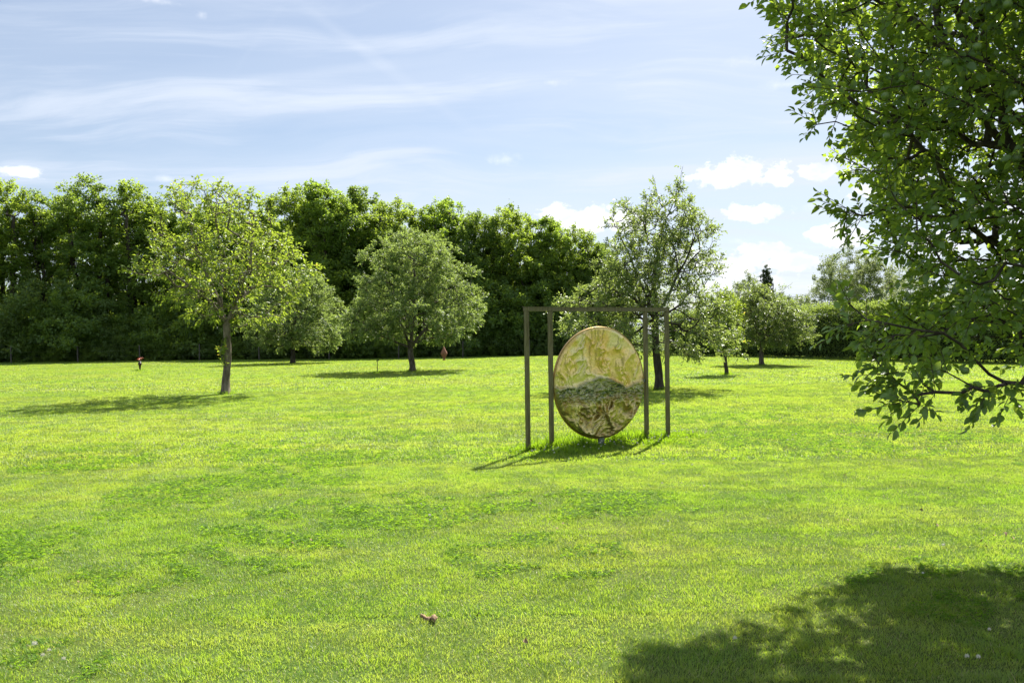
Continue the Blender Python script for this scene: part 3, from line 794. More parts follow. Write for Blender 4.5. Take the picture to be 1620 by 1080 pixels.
# ------------------------------------------------------------------ woodland trees: five shapes, unit height
def wood_shape(seed, prof, nclump, leaves_per, csize, lsize, mat, nstem=3):
    rs = np.random.RandomState(seed)
    prof = np.array(prof)
    zs = np.linspace(prof[0, 0], prof[-1, 0], 300); w = np.interp(zs, prof[:, 0], prof[:, 1]); cdf = np.cumsum(np.maximum(w, .01) ** 1.4); cdf /= cdf[-1]
    z = np.interp(rs.rand(nclump), cdf, zs); w = np.interp(z, prof[:, 0], prof[:, 1])
    a = rs.rand(nclump) * 6.283; r = rs.rand(nclump) ** .42
    lob = 1 + .28 * np.sin(a * 3 + seed + z * 9) + .18 * np.sin(a * 5 + z * 17)
    C = np.stack([np.cos(a) * r * w * lob, np.sin(a) * r * w * lob, z], 1)
    nodes = [np.zeros(3)]; par = [-1]
    for s_ in range(nstem):
        prev = 0; q0 = np.array([0, 0, 0.0]); aa = rs.rand() * 6.28; sp = .02 + .07 * rs.rand()
        top = np.array([math.cos(aa) * sp * 1.6, math.sin(aa) * sp * 1.6, .72 + .2 * rs.rand()])
        for k in range(1, 13):
            t = k / 12
            nodes.append(np.array([top[0] * t ** .6, top[1] * t ** .6, top[2] * t]) + (rs.rand(3) - .5) * .008); par.append(prev); prev = len(nodes) - 1
    N, pr, tips = grow(np.array(nodes), np.array(par), C, .25, .05, .6, .12, rs)
    rd, cnt = radii_for(N, pr, tips, .0008, .0125, 1)
    rd = np.minimum(rd, .011)
    e = np.arange(1, len(N))
    V, F = tubes(N[pr[e]], N[e], np.minimum(rd[pr[e]], rd[e] * 1.3), rd[e], 5)
    wood = mesh_np('woodland_limbs', V, F, M['bark_dark'], smooth=True)
    # leaves: small sprays round each clump, flattened, drooping at their edge
    n_ = nclump * leaves_per
    ci = np.repeat(np.arange(nclump), leaves_per)
    g = rs.normal(0, 1, (n_, 3)); g = norm(g) * (rs.rand(n_, 1) ** .45)
    cs = csize * (.6 + .9 * rs.rand(nclump))[ci][:, None]
    upr = (rs.rand(nclump) < .38)[ci][:, None]
    an_ = np.where(upr, np.array([[.6, .6, 1.25]]), np.array([[1.05, 1.05, .55]]))
    P_ = C[ci] + g * cs * an_; P_[:, 2] -= (np.hypot(g[:, 0], g[:, 1]) ** 2) * cs[:, 0] * .25
    # break clumps into sprays
    sp = rs.normal(0, 1, (nclump, 7, 3)); sp = norm(sp); kk = rs.randint(0, 7, n_); pick = sp[ci, kk]
    P_ = P_ * .45 + .55 * (C[ci] + pick * an_ * cs * (.25 + .95 * rs.rand(n_, 1)) + rs.normal(0, .15, (n_, 3)) * cs)
    out_ = norm(P_ - C[ci] + np.array([0, 0, .1]) * cs)
    d = norm(out_ + rs.normal(0, .6, (n_, 3)) + np.array([0, 0, -.25]))
    spn = rs.normal(0, .6, (nclump, 7, 3))[ci, kk]
    nr = norm(np.array([0, 0, .8]) + spn + rs.normal(0, .3, (n_, 3)) + out_ * .4)
    L = lsize * (.6 + .8 * rs.rand(n_))
    V, F, rn = leaf_quads(P_, d, nr, L, L * .62, np.clip(rs.rand(n_) * .7 + .3 * rs.rand(nclump)[ci], 0, 1))
    crown = mesh_np('woodland_crown', V, F, mat, {'rnd': rn})
    return crown, wood
TALL = [(.10, .14), (.25, .18), (.45, .21), (.65, .21), (.80, .18), (.90, .13), (.96, .09), (1.0, .03)]
OPEN = [(.14, .09), (.30, .13), (.45, .17), (.62, .20), (.78, .19), (.89, .14), (.96, .09), (1.0, .04)]
BROAD = [(.05, .17), (.2, .21), (.4, .24), (.62, .25), (.8, .21), (.90, .15), (.96, .10), (1.0, .04)]
shapes = [wood_shape(21, OPEN, 300, 110, .040, .0125, M['wood_b'], 4), wood_shape(22, OPEN, 310, 110, .040, .0125, M['wood_a'], 4),
          wood_shape(23, BROAD, 640, 110, .042, .0125, M['wood_a'], 3), wood_shape(24, TALL, 580, 110, .040, .0125, M['wood_c'], 3), wood_shape(25, BROAD, 620, 110, .043, .013, M['wood_b'], 3)]
def top_height(px, py, Y): return at_depth(px, py, Y)[2]
trees = [(-150, 310, 74, 1, .0), (-60, 300, 73, 0, .0), (15, 297, 72.5, 1, 1.), (80, 305, 74, 0, 2.), (152, 284, 72.5, 0, 3.1), (212, 298, 73, 1, .5), (282, 312, 74, 0, 4.1), (350, 328, 73, 3, 1.3), (425, 348, 75, 4, 2.1),
         (462, 304, 73, 2, .3), (512, 296, 72, 3, 1.1), (565, 303, 73.5, 4, 2.2), (628, 322, 72.5, 2, 3.3), (700, 322, 73.5, 3, 4.4), (752, 340, 72.5, 4, 5.5), (808, 330, 72, 2, 1.9), (865, 350, 72.5, 3, 2.9), (912, 362, 72, 2, .8), (952, 388, 71.5, 4, 4.8)]
wl = ['tall woodland tree just outside the left edge, set furthest left', 'tall woodland tree at the left edge of the view, behind the fence line',
      'tall open crowned dark tree leftmost in the row behind the lawn', 'dark tree second from the left in the row, sky showing between its stems',
      'highest tree of the left group, with a rounded top above its neighbours', 'tall dark tree directly left behind the yellow green tree',
      'dark woodland tree half hidden behind the left side of the yellow green tree', 'dark woodland tree hidden behind the crown of the yellow green tree',
      'lower dark tree in the notch right of the yellow green tree top', 'tall tree rising above the low round grey green tree, left of the highest one',
      'highest bushy tree of the middle group with upright leafy shoots on top', 'tall dense tree between the two round grey green lawn trees',
      'dense green tree behind the left side of the middle round lawn tree', 'dense green tree behind the right side of the middle round lawn tree',
      'darker tree to the right of the middle round lawn tree', 'broad bright green tree above the left posts of the metal frame',
      'dense tree directly above the left half of the metal frame', 'lower rounded tree above the middle of the metal frame, left of the airy tree',
      'lowest tree at the right end of the tall row, partly behind the airy tree']
for (px, py, Y, sh, rz), lb in zip(trees, wl):
    H = top_height(px, py, Y); x = at_depth(px, 560, Y)[0]
    H *= 1.02
    o = empty('woodland_tree', (x, Y, float(terrain(x, Y))), rz); tag(o, lb, 'tree', 'tall trees in the row behind the lawn')
    k = link('crown', shapes[sh][0], o); tag(k, kind='stuff'); t_ = link('trunk', shapes[sh][1], o)
    s_ = H * (1.0 if sh > 1 else .98)
    wx = 1.15 if sh in (0, 1) else 1.08
    for c_ in (k, t_): c_.scale = (H * wx, H * wx, H)

# second row, deep wood and undergrowth (one mass each)
bush = []
for sd, mt_ in ((31, M['wood_b']), (32, M['wood_a']), (33, M['hedge'])):
    cme, wme = wood_shape(sd, [(.02, .40), (.25, .5), (.5, .5), (.75, .4), (.92, .25), (1, .1)], 90, 110, .14, .035, mt_, 4)
    bush.append(cme)
wood_coll = tile_collection('deepwood', [shapes[2][0], shapes[4][0], shapes[3][0], bush[0], bush[1], bush[2]])
PT, RT, SCL, IDX = [], [], [], []
rs = np.random.RandomState(77)
def put(px, Y, H, idx):
    x = at_depth(px, 560, Y)[0]; PT.append((x, Y, 0)); RT.append((0, 0, rs.rand() * 6.28)); SCL.append(H); IDX.append(idx)
for px in range(455, 985, 42): put(px, 78 + rs.rand() * 2, max(7.5, 12.5 - abs(px - 520) * .012) * (.9 + .1 * rs.rand()), rs.randint(0, 3))
for px in range(-420, 960, 50): put(px + rs.rand() * 10, 75 + rs.rand() * 4, 4.5 + rs.rand() * 3.6, 3 + rs.randint(0, 2))
for px in range(-420, 960, 60): put(px + rs.rand() * 10, 80 + rs.rand() * 3, 6.0 + rs.rand() * 1.8, 3 + rs.randint(0, 2))
for k in range(10): PT.append((-62 - k * 4, 74 - k * 5, 0)); RT.append((0, 0, k)); SCL.append(12 + rs.rand() * 2); IDX.append(k % 3)
dw = gn_scatter('deep_woodland', PT, RT, SCL, IDX, wood_coll)
tag(dw, 'dark mass of trees filling the gaps behind the tall row', 'woodland', kind='stuff')
PT, RT, SCL, IDX = [], [], [], []
for px in range(-260, 975, 30): put(px + rs.rand() * 14, 68.6 + rs.rand() * 2.0, 2.6 + rs.rand() * 1.8, 3 + rs.randint(0, 3))
for px in range(-260, 975, 26): put(px + rs.rand() * 14, 67.0 + rs.rand() * 1.0, 1.2 + rs.rand() * 1.0, 3 + rs.randint(0, 3))
for (px, H) in ((110, 5.5), (175, 5.0), (300, 5.8), (20, 5.0), (360, 4.5), (560, 4.6), (840, 4.8), (600, 3.6), (790, 4.2), (240, 4.8), (700, 4.5), (900, 5), (60, 6.8), (135, 7.2), (330, 6.5), (480, 6.6), (540, 7.5), (770, 7.0), (860, 6.4), (-60, 7)): put(px, 69.5, H, 3 + rs.randint(0, 3))
ug = gn_scatter('undergrowth', PT, RT, SCL, IDX, wood_coll)
tag(ug, 'dark leafy undergrowth along the foot of the tall tree row', 'bushes', kind='stuff')

# ------------------------------------------------------------------ hedge on the right
def hedge(path, height, thick, dens, seed):
    rs = np.random.RandomState(seed)
    path = np.array(path, float)
    seg = np.linalg.norm(np.diff(path, axis=0), axis=1); L = seg.sum(); cum_ = np.concatenate([[0], np.cumsum(seg)])
    def at(s): return np.stack([np.interp(s, cum_, path[:, 0]), np.interp(s, cum_, path[:, 1])], 1)
    def nrm(s):
        d = norm(at(s + .3) - at(s - .3)); return np.stack([d[:, 1], -d[:, 0]], 1)     # towards the lawn is chosen by the sign of path
    O = np.array([path[0, 0], path[0, 1], 0])
    root = empty('hedge', tuple(O)); tag(root, 'tall clipped hedge with a sunlit pale top edge, closing the right side of the lawn', 'hedge')
    nf = int(L * height * dens); nt = int(L * thick * dens * 1.5)
    s1 = rs.rand(nf) * L; z = height * rs.rand(nf) ** .95
    bulge = .25 * (fbm(s1 * .8, z * 1.2, seed, 4) - .5) * 2
    off = -thick / 2 - bulge - .25 * rs.rand(nf) ** 2 * -1
    s2 = rs.rand(nt) * L; z2 = np.full(nt, height) + .35 * (fbm(s2 * 1.3, s2 * 0 + 2, seed + 3, 4) - .5) + rs.rand(nt) ** 5 * .42 - rs.rand(nt) * .2
    off2 = (rs.rand(nt) - .5) * thick
    nb = nf // 4
    s3 = rs.rand(nb) * L; z3 = height * rs.rand(nb); off3 = np.full(nb, thick / 2)
    s_ = np.concatenate([s1, s2, s3]); zz = np.concatenate([z, z2, z3]); of = np.concatenate([off, off2, off3])
    p2 = at(s_); nn = nrm(s_)
    P_ = np.stack([p2[:, 0] - nn[:, 0] * of, p2[:, 1] - nn[:, 1] * of, zz + .02], 1)
    n_ = len(P_)
    outw = np.stack([-nn[:, 0] * np.sign(of), -nn[:, 1] * np.sign(of), np.where(np.arange(n_) < nf, .1, 1.0)], 1)
    d = norm(outw + rs.normal(0, .7, (n_, 3))); nr = norm(np.array([0, 0, .6]) + rs.normal(0, .6, (n_, 3)) + outw * .5)
    Lf = .10 * (.6 + .8 * rs.rand(n_))
    V, F, rn = leaf_quads(P_ - O, d, nr, Lf, Lf * .6, rs.rand(n_))
    fo = link('foliage', mesh_np('foliage', V, F, M['hedge'], {'rnd': rn}), root); tag(fo, kind='stuff')
    # shoots standing out of the top
    ns = int(L * 5); ss = rs.rand(ns) * L; p2 = at(ss); nn = nrm(ss); o2 = (rs.rand(ns) - .5) * thick
    A = np.stack([p2[:, 0] - nn[:, 0] * o2, p2[:, 1] - nn[:, 1] * o2, np.full(ns, height - .2)], 1)
    B = A + np.stack([rs.normal(0, .07, ns), rs.normal(0, .07, ns), .3 + rs.rand(ns) * .5], 1)
    t = rs.rand(ns, 14); Q = (A[:, None] + (B - A)[:, None] * t[..., None]).reshape(-1, 3)
    dq = norm(rs.normal(0, 1, Q.shape) + [0, 0, .6]); Lq = .085 * (.6 + .6 * rs.rand(len(Q)))
    V, F, rn = leaf_quads(Q - O, dq, norm(rs.normal(0, 1, Q.shape)), Lq, Lq * .6, rs.rand(len(Q)))
    sh = link('shoots', mesh_np('shoots', V, F, M['hedge'], {'rnd': rn}), root); tag(sh, kind='stuff')
    # inner wood: stems from the ground
    nst = int(L * 3.2); ss = (np.arange(nst) + rs.rand(nst)) / nst * L; p2 = at(ss); nn = nrm(ss); o2 = (rs.rand(nst) - .5) * thick * .5
    A = np.stack([p2[:, 0] - nn[:, 0] * o2, p2[:, 1] - nn[:, 1] * o2, np.full(nst, -.05)], 1)
    st = [tubes(A - O, A - O + np.stack([rs.normal(0, .15, nst), rs.normal(0, .15, nst), np.full(nst, height * .8)], 1), np.full(nst, .03), np.full(nst, .012), 5)]
    for _ in range(9):
        z0 = rs.rand(nst) * height * .85; q0 = A - O + np.stack([np.zeros(nst), np.zeros(nst), z0], 1)
        dv = norm(rs.normal(0, 1, (nst, 3)) + [0, 0, .4]) * (.5 + .6 * rs.rand(nst, 1)) * thick * .5
        st.append(tubes(q0, q0 + dv, np.full(nst, .012), np.full(nst, .004), 3))
    V1, F1 = st[0]; V2, F2 = join([s for s in st[1:]])
    link('stems', mesh_np('stems', V1, F1, M['bark_dark']), root)
    tri = F2
    link('twigs', mesh_np('twigs', V2, F2, M['bark_dark']), root)
    # dense inner leaves so that the hedge is solid
    ni = int(L * height * dens * .55); s4 = rs.rand(ni) * L; p2 = at(s4); nn = nrm(s4); o4 = (rs.rand(ni) - .5) * thick * .7
    P_ = np.stack([p2[:, 0] - nn[:, 0] * o4, p2[:, 1] - nn[:, 1] * o4, rs.rand(ni) * height * .97 + .02], 1)
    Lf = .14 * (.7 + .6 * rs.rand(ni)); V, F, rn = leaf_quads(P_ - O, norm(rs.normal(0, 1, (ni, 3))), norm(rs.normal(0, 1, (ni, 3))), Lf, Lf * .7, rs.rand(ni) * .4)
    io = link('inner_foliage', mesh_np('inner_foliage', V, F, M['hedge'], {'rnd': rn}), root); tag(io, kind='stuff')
    # solid heart added to stop light passing through the hedge
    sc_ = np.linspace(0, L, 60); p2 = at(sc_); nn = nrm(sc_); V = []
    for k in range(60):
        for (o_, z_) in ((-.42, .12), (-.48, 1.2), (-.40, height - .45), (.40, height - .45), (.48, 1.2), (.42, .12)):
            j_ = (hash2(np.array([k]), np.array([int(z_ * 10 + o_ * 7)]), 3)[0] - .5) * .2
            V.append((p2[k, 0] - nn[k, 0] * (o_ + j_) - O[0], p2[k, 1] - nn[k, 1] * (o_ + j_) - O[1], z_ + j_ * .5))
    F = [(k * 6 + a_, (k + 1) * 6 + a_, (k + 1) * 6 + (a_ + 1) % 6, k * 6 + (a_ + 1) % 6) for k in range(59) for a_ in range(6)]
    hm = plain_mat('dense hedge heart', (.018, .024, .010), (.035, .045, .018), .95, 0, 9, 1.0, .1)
    link('light_blocker', mesh_np('light_blocker', V, F, hm), root)
    return root
g1, g2 = gp(1165, 566), gp(1400, 571.5)
dirh = (g2 - g1)[:2] / np.linalg.norm((g2 - g1)[:2])
p_a = g1[:2] + np.array([.9, 3.2]) - dirh * 7.0
p_b = g2[:2] + np.array([1.6, 3.0])
hedge([tuple(p_a), tuple(g1[:2] + [.9, 3.2]), tuple(p_b), (p_b[0] + 5.5, p_b[1] - 13), (p_b[0] + 9, p_b[1] - 30)], 2.95, 1.7, 420, 5)

# ------------------------------------------------------------------ trees beyond the hedge
def far_tree(name, label, px, pytop, Y, prof, nclump, lp, mat, seed, csize=.06, lsize=.014, z0=0.):
    H = top_height(px, pytop, Y); x = at_depth(px, 560, Y)[0]
    c_, w_ = wood_shape(seed, prof, nclump, lp, csize, lsize, mat, 3)
    o = empty(name, (x, Y, 0)); tag(o, label, 'tree')
    k = link('crown', c_, o); tag(k, kind='stuff'); t_ = link('trunk', w_, o)
    for q_ in (k, t_): q_.scale = (H, H, H)
    return o
far_tree('willow_tree', 'rounded grey green tree rising beyond the hedge, next to the leafy near branches', 1350, 390, 78, [(.1, .28), (.3, .40), (.5, .42), (.7, .38), (.86, .26), (.95, .14), (1, .05)], 520, 120, M['willow'], 41, .058, .014)
far_tree('willow_tree', 'pale broad tree beyond the hedge, seen through the near branches', 1440, 418, 84, [(.1, .28), (.3, .42), (.5, .46), (.7, .42), (.86, .28), (.95, .14), (1, .05)], 260, 110, M['willow'], 42, .07, .016)
far_tree('willow_tree', 'small wispy grey green tree beyond the hedge, left of the narrow conifer', 1180, 432, 80, [(.3, .16), (.5, .22), (.7, .2), (.86, .14), (.95, .08), (1, .03)], 120, 90, M['willow'], 43, .06, .016)
far_tree('conifer', 'narrow dark conifer standing up beyond the hedge', 1214, 416, 84, [(.05, .10), (.3, .105), (.6, .095), (.78, .075), (.9, .045), (1, .004)], 620, 60, M['conifer'], 44, .020, .011)
far_tree('shrub', 'low dark bush showing just over the hedge, right of the narrow conifer', 1240, 468, 76, [(.2, .2), (.5, .36), (.8, .3), (.93, .16), (1, .06)], 90, 90, M['wood_a'], 45, .08, .022)
far_tree('shrub', 'tiny treetop just above the hedge line, left of the grey green tree', 1278, 474, 90, [(.2, .2), (.5, .3), (.8, .24), (.93, .13), (1, .04)], 70, 90, M['willow'], 46, .08, .022)

# ------------------------------------------------------------------ wire fence along the wood
fr = empty('wire_fence', (0, 65.6, 0)); tag(fr, 'grey fence posts with thin wires along the shaded foot of the tree row', 'fence')
M['post'] = plain_mat('weathered post wood', (0.055, 0.05, 0.04), (0.11, 0.10, 0.08), 0.85, 0, 12)
fx = []
def box_mesh(name, sx, sy, sz, mat, bev=.0, base=True):
    x, y = sx / 2, sy / 2; z0, z1 = (0, sz) if base else (-sz / 2, sz / 2)
    if bev > 0:
        b = bev; ring = [(x - b, -y), (x, -y + b), (x, y - b), (x - b, y), (-x + b, y), (-x, y - b), (-x, -y + b), (-x + b, -y)]
        V = []
        for zz_, s_ in ((z0, 1), (z1 - b, 1), (z1, 1 - b / max(x, y))):
            V += [(a * s_, c_ * s_, zz_) for a, c_ in ring]
        F = []
        for r_ in range(2):
            for q_ in range(8): F.append((r_ * 8 + q_, r_ * 8 + (q_ + 1) % 8, (r_ + 1) * 8 + (q_ + 1) % 8, (r_ + 1) * 8 + q_))
        me = bpy.data.meshes.new(name); me.from_pydata(V, [], F + [tuple(range(16, 24)), tuple(range(7, -1, -1))])
    else:
        V = [(-x, -y, z0), (x, -y, z0), (x, y, z0), (-x, y, z0), (-x, -y, z1), (x, -y, z1), (x, y, z1), (-x, y, z1)]
        me = bpy.data.meshes.new(name); me.from_pydata(V, [], [(3, 2, 1, 0), (4, 5, 6, 7), (0, 1, 5, 4), (1, 2, 6, 5), (2, 3, 7, 6), (3, 0, 4, 7)])
    if mat: me.materials.append(mat)
    me.update(); return me
pm = box_mesh('fence_post', .085, .085, 1.3, M['post'], .012)
posts_px = [-210, -102, 5, 112, 212, 308, 404, 516, 628, 731, 838, 945]
pts_f = []
for px in posts_px:
    x = at_depth(px, 560, 64.6)[0]
    o = link('fence_post', pm, fr); o.location = (x, (rs.rand() - .5) * .1, float(terrain(x, 64.6)) - .03); o.rotation_euler = ((rs.rand() - .5) * .05, (rs.rand() - .5) * .06, 0)
    pts_f.append((x, 0, float(terrain(x, 64.6))))
M['wire'] = plain_mat('galvanised wire', (.12, .12, .12), (.2, .2, .2), .6, .6)
for hz_ in (.45, .85, 1.22):
    q_ = np.array(pts_f) + [0, -.06, hz_]
    V, F = tubes(q_[:-1], q_[1:], np.full(len(q_) - 1, .0016), np.full(len(q_) - 1, .0016), 4)
    link('wire', mesh_np('wire', V, F, M['wire']), fr)

# ------------------------------------------------------------------ metal disc sculpture
bl, br = gp(833, 715), gp(1059, 693)
fd = (br - bl); fd[2] = 0; flen = np.linalg.norm(fd); fd /= flen; frot = math.atan2(fd[1], fd[0])
mid = (bl + br) / 2
sculpt = empty('metal_sculpture', (mid[0], mid[1], 0.0), frot); tag(sculpt, 'upright golden bronze disc with hammered relief held in a brown four post metal frame', 'sculpture')
M['bronze'] = None
mt, n, out = new_mat('brown patinated steel')
tco = n.add('ShaderNodeTexCoord'); f = n.noise(n.mapping(tco.outputs['Object'], scale=(1, 1, .15)), 30, 6, .6); g = n.noise(tco.outputs['Object'], 3.0, 4)
c = n.mixc(n.smooth(f, .35, .65), (.115, .098, .048, 1), (.19, .165, .090, 1)); c = n.mixc(n.smooth(g, .5, .7, 0, .5), c, (.16, .15, .10, 1))
p = n.add('ShaderNodeBsdfPrincipled'); n.set(p.inputs['Base Color'], c); p.inputs['Metallic'].default_value = .55; p.inputs['Roughness'].default_value = .5
n.l.new(p.outputs[0], out.inputs[0]); M['frame'] = mt
FH = 2.04; PS = .056
pos_x = [-flen / 2 + PS / 2, 0, 0, flen / 2 - PS / 2]
def along(px, py):
    g_ = gp(px, py); return float((g_ - mid)[:2] @ fd[:2])
def along_ray(px):                                # where the frame's plane meets the pixel column
    d = ray(px, 600); nrm_ = np.array([-fd[1], fd[0], 0]); t = ((mid - CAM) @ nrm_) / (d @ nrm_)
    return float((CAM + d * t - mid)[:2] @ fd[:2])
pos_x[1] = along_ray(871.5); pos_x[2] = along_ray(1022.0)
postm = box_mesh('post', PS, PS, FH + .12 - .055, M['frame'], .004)
for x in pos_x:
    o = link('post', postm, sculpt); o.location = (x, 0, -.12)
tb = box_mesh('top_beam', flen + .012, PS + .008, .055, M['frame'], .0)
o = link('top_beam', tb, sculpt); o.location = (0, 0, FH - .055)
# flat cover strip along the beam
o = link('beam_cap', box_mesh('beam_cap', flen + .03, PS + .02, .006, M['frame']), sculpt); o.location = (0, 0, FH + .001)
dc_x = along_ray(948.5); nrm_ = np.array([-fd[1], fd[0], 0])
wp = mid + fd * dc_x; zt = at_depth(948, 517, wp[1])[2]; zb = at_depth(950, 693, wp[1])[2]
DR = (zt - zb) / 2; DZ = (zt + zb) / 2
# relief: polar grid, front and back displaced
NR_, NA = 200, 440
rr = np.sqrt(np.linspace(0, 1, NR_ + 1)[1:]); aa = np.arange(NA) / NA * 2 * math.pi
RR, AA = np.meshgrid(rr, aa, indexing='ij')
u = RR * np.cos(AA); v = RR * np.sin(AA)
def ss(x, a, b): t = np.clip((x - a) / (b - a), 0, 1); return t * t * (3 - 2 * t)
def relief(u, v):
    w1 = fbm(u * 2.2 + 5, v * 2.2, 3, 4) - .5; w2 = fbm(u * 2.2 - 3, v * 2.2 + 7, 4, 4) - .5
    # top: hanging drapery folds
    fold = np.abs(vnoise(u * 4.2 + w1 * 2.6 + 10, v * 1.5 + w2 * 1.2 + 3, 12) - .5) * 2
    fold2 = np.abs(vnoise(u * 7.5 + w2 * 3.0, v * 3.0 + w1 * 2.0 + 8, 14) - .5) * 2
    top = (1 - fold) ** 2 * .55 + (1 - fold2) ** 3 * .25
    # arched ridge line across the middle
    ridge_y = .07 * np.cos(u * 4.2) - .0 + .06 * w1 * 4
    ridge = np.exp(-((v - ridge_y) / .03) ** 2) * .7
    # middle: crumpled ripples
    rip = np.abs(fbm(u * 4 + w1 * 3, v * 11 + w2 * 4, 21, 5, .6) - .5) * 2
    midr = (1 - rip) ** 2 * .45 + fbm(u * 15 + w1 * 5, v * 26 + w2 * 5, 31, 4, .65) * 1.0
    # bottom: swirling leaves
    an = np.arctan2(v + .55, u - .05); rad_ = np.hypot(u - .05, v + .55)
    sw = np.abs(vnoise(rad_ * 5.5 + w1 * 3 + an * .9, an * 1.7 + w2 * 3, 41) - .5) * 2
    low = (1 - sw) ** 1.6 * 1.1 + (1 - np.abs(vnoise(u * 7 + w2 * 4 + v * 5, v * 4 - u * 3, 44) - .5) * 2) ** 2 * .35
    kt = ss(v - ridge_y + .10 * (fbm(u * 6, v * 3, 91, 3) - .5), -.06, .06); kl = 1 - ss(v, -.42, -.26)
    km = 1 - kt - kl; km = np.clip(km, 0, 1)
    h = top * kt + midr * km + low * kl + ridge * .5
    h *= ss(1 - np.hypot(u, v), .0, .06)
    return h, kt, km, kl, rip, fold, w1, w2, ridge
h, kt, km, kl, rip, fold, w1, w2, ridge = relief(u, v)
fn = fbm(u * 9 + 2, v * 9, 61, 5, .6); fn2 = fbm(u * 22, v * 26 + 5, 66, 4, .6)
def C3(*c_): return np.array(c_)[None, None, :]
goldA, goldB, pale, teal, brown, dark = C3(.86, .55, .12), C3(.94, .70, .24), C3(.88, .76, .34), C3(.13, .17, .095), C3(.40, .25, .08), C3(.09, .08, .04)
def mixn(a, b, t): return a + (b - a) * np.clip(t, 0, 1)[..., None]
ct = mixn(goldB + 0 * u[..., None], goldA, ss(fbm(u * 3, v * 3, 71, 4), .48, .68) * .6); ct = mixn(ct, pale, ss(fbm(u * 2.6 + 9, v * 2.6, 73, 4), .45, .62) * .9)
ct = mixn(ct, brown, ss(fold, .7, .98) * ss(fn, .45, .65) * .5)
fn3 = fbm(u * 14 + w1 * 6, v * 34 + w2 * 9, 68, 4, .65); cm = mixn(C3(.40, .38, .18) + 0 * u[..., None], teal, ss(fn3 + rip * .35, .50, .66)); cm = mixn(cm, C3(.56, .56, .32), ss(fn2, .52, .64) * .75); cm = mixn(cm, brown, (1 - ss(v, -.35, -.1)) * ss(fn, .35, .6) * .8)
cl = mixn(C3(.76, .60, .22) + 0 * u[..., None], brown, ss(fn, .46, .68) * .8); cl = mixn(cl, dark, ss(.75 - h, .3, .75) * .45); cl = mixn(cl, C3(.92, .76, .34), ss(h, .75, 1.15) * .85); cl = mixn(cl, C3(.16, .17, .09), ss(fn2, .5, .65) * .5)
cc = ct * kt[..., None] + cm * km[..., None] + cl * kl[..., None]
cc = mixn(cc, teal * .9, ridge * .8 * ss(fn, .35, .55))
cc = mixn(cc, brown * .8, ss(RR, .955, 1.0) * .6)
TH = .018
front = np.stack([u * DR, -TH - h * .062, v * DR], -1).reshape(-1, 3)
back = np.stack([u * DR, TH - h * .04, v * DR], -1).reshape(-1, 3)
nv = NR_ * NA
V = np.concatenate([front, back, [[0, -TH - .02, 0], [0, TH - .02, 0]]])
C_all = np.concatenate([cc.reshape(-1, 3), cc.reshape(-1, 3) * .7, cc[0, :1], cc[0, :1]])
ri, ai = np.meshgrid(np.arange(NR_ - 1), np.arange(NA), indexing='ij')
a0 = (ri * NA + ai).ravel(); a1 = (ri * NA + (ai + 1) % NA).ravel(); b0 = a0 + NA; b1 = a1 + NA
Fr = np.stack([a0, b0, b1, a1], 1); Bk = np.stack([a1, b1, b0, a0], 1) + nv
ai = np.arange(NA); o_ = (NR_ - 1) * NA
Rm = np.stack([o_ + ai, nv + o_ + ai, nv + o_ + (ai + 1) % NA, o_ + (ai + 1) % NA], 1)
Cf = np.stack([np.full(NA // 2, 2 * nv), ai[::2], ai[::2] + 1, (ai[::2] + 2) % NA], 1); Cb = np.stack([np.full(NA // 2, 2 * nv + 1), nv + (ai[::2] + 2) % NA, nv + ai[::2] + 1, nv + ai[::2]], 1)
mt, n, out = new_mat('patinated golden bronze')
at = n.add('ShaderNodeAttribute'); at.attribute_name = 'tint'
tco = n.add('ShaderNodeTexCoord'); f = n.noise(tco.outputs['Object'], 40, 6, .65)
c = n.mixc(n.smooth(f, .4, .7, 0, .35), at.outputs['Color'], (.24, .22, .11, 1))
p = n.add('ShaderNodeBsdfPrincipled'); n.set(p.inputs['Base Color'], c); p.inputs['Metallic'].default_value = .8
n.set(p.inputs['Roughness'], n.smooth(f, .2, .8, .22, .42))
bp = n.add('ShaderNodeBump'); bp.inputs['Strength'].default_value = .35; bp.inputs['Distance'].default_value = .006
n.set(bp.inputs['Height'], f); n.l.new(bp.outputs[0], p.inputs['Normal']); n.l.new(p.outputs[0], out.inputs[0])
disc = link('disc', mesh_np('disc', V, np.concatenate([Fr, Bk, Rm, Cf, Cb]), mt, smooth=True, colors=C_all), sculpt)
disc.location = (dc_x, 0, DZ)
# rim: a rolled edge
ra = np.arange(96) / 96 * 2 * math.pi; q_ = np.stack([np.cos(ra) * (DR + .002), 0 * ra, np.sin(ra) * (DR + .002)], 1)
Vr = []
for k in range(96):
    for j_ in range(8):
        b_ = j_ / 8 * 2 * math.pi
        Vr.append((math.cos(ra[k]) * (DR + .001 + .006 * math.cos(b_)), .024 * math.sin(b_), math.sin(ra[k]) * (DR + .001 + .006 * math.cos(b_))))
Fq = [(k * 8 + j_, k * 8 + (j_ + 1) % 8, ((k + 1) % 96) * 8 + (j_ + 1) % 8, ((k + 1) % 96) * 8 + j_) for k in range(96) for j_ in range(8)]
M['rim'] = plain_mat('golden rim', (.42, .28, .09), (.30, .19, .07), .42, .8, 25)
link('rim', mesh_np('rim', Vr, Fq, M['rim'], smooth=True), disc)
M['steel'] = plain_mat('dull grey green steel', (.12, .14, .13), (.20, .22, .20), .5, .6, 25)
o = link('stem', box_mesh('stem', .085, .05, DZ - DR + .17, M['steel'], .004), sculpt); o.location = (dc_x + .01, .0, -.14)
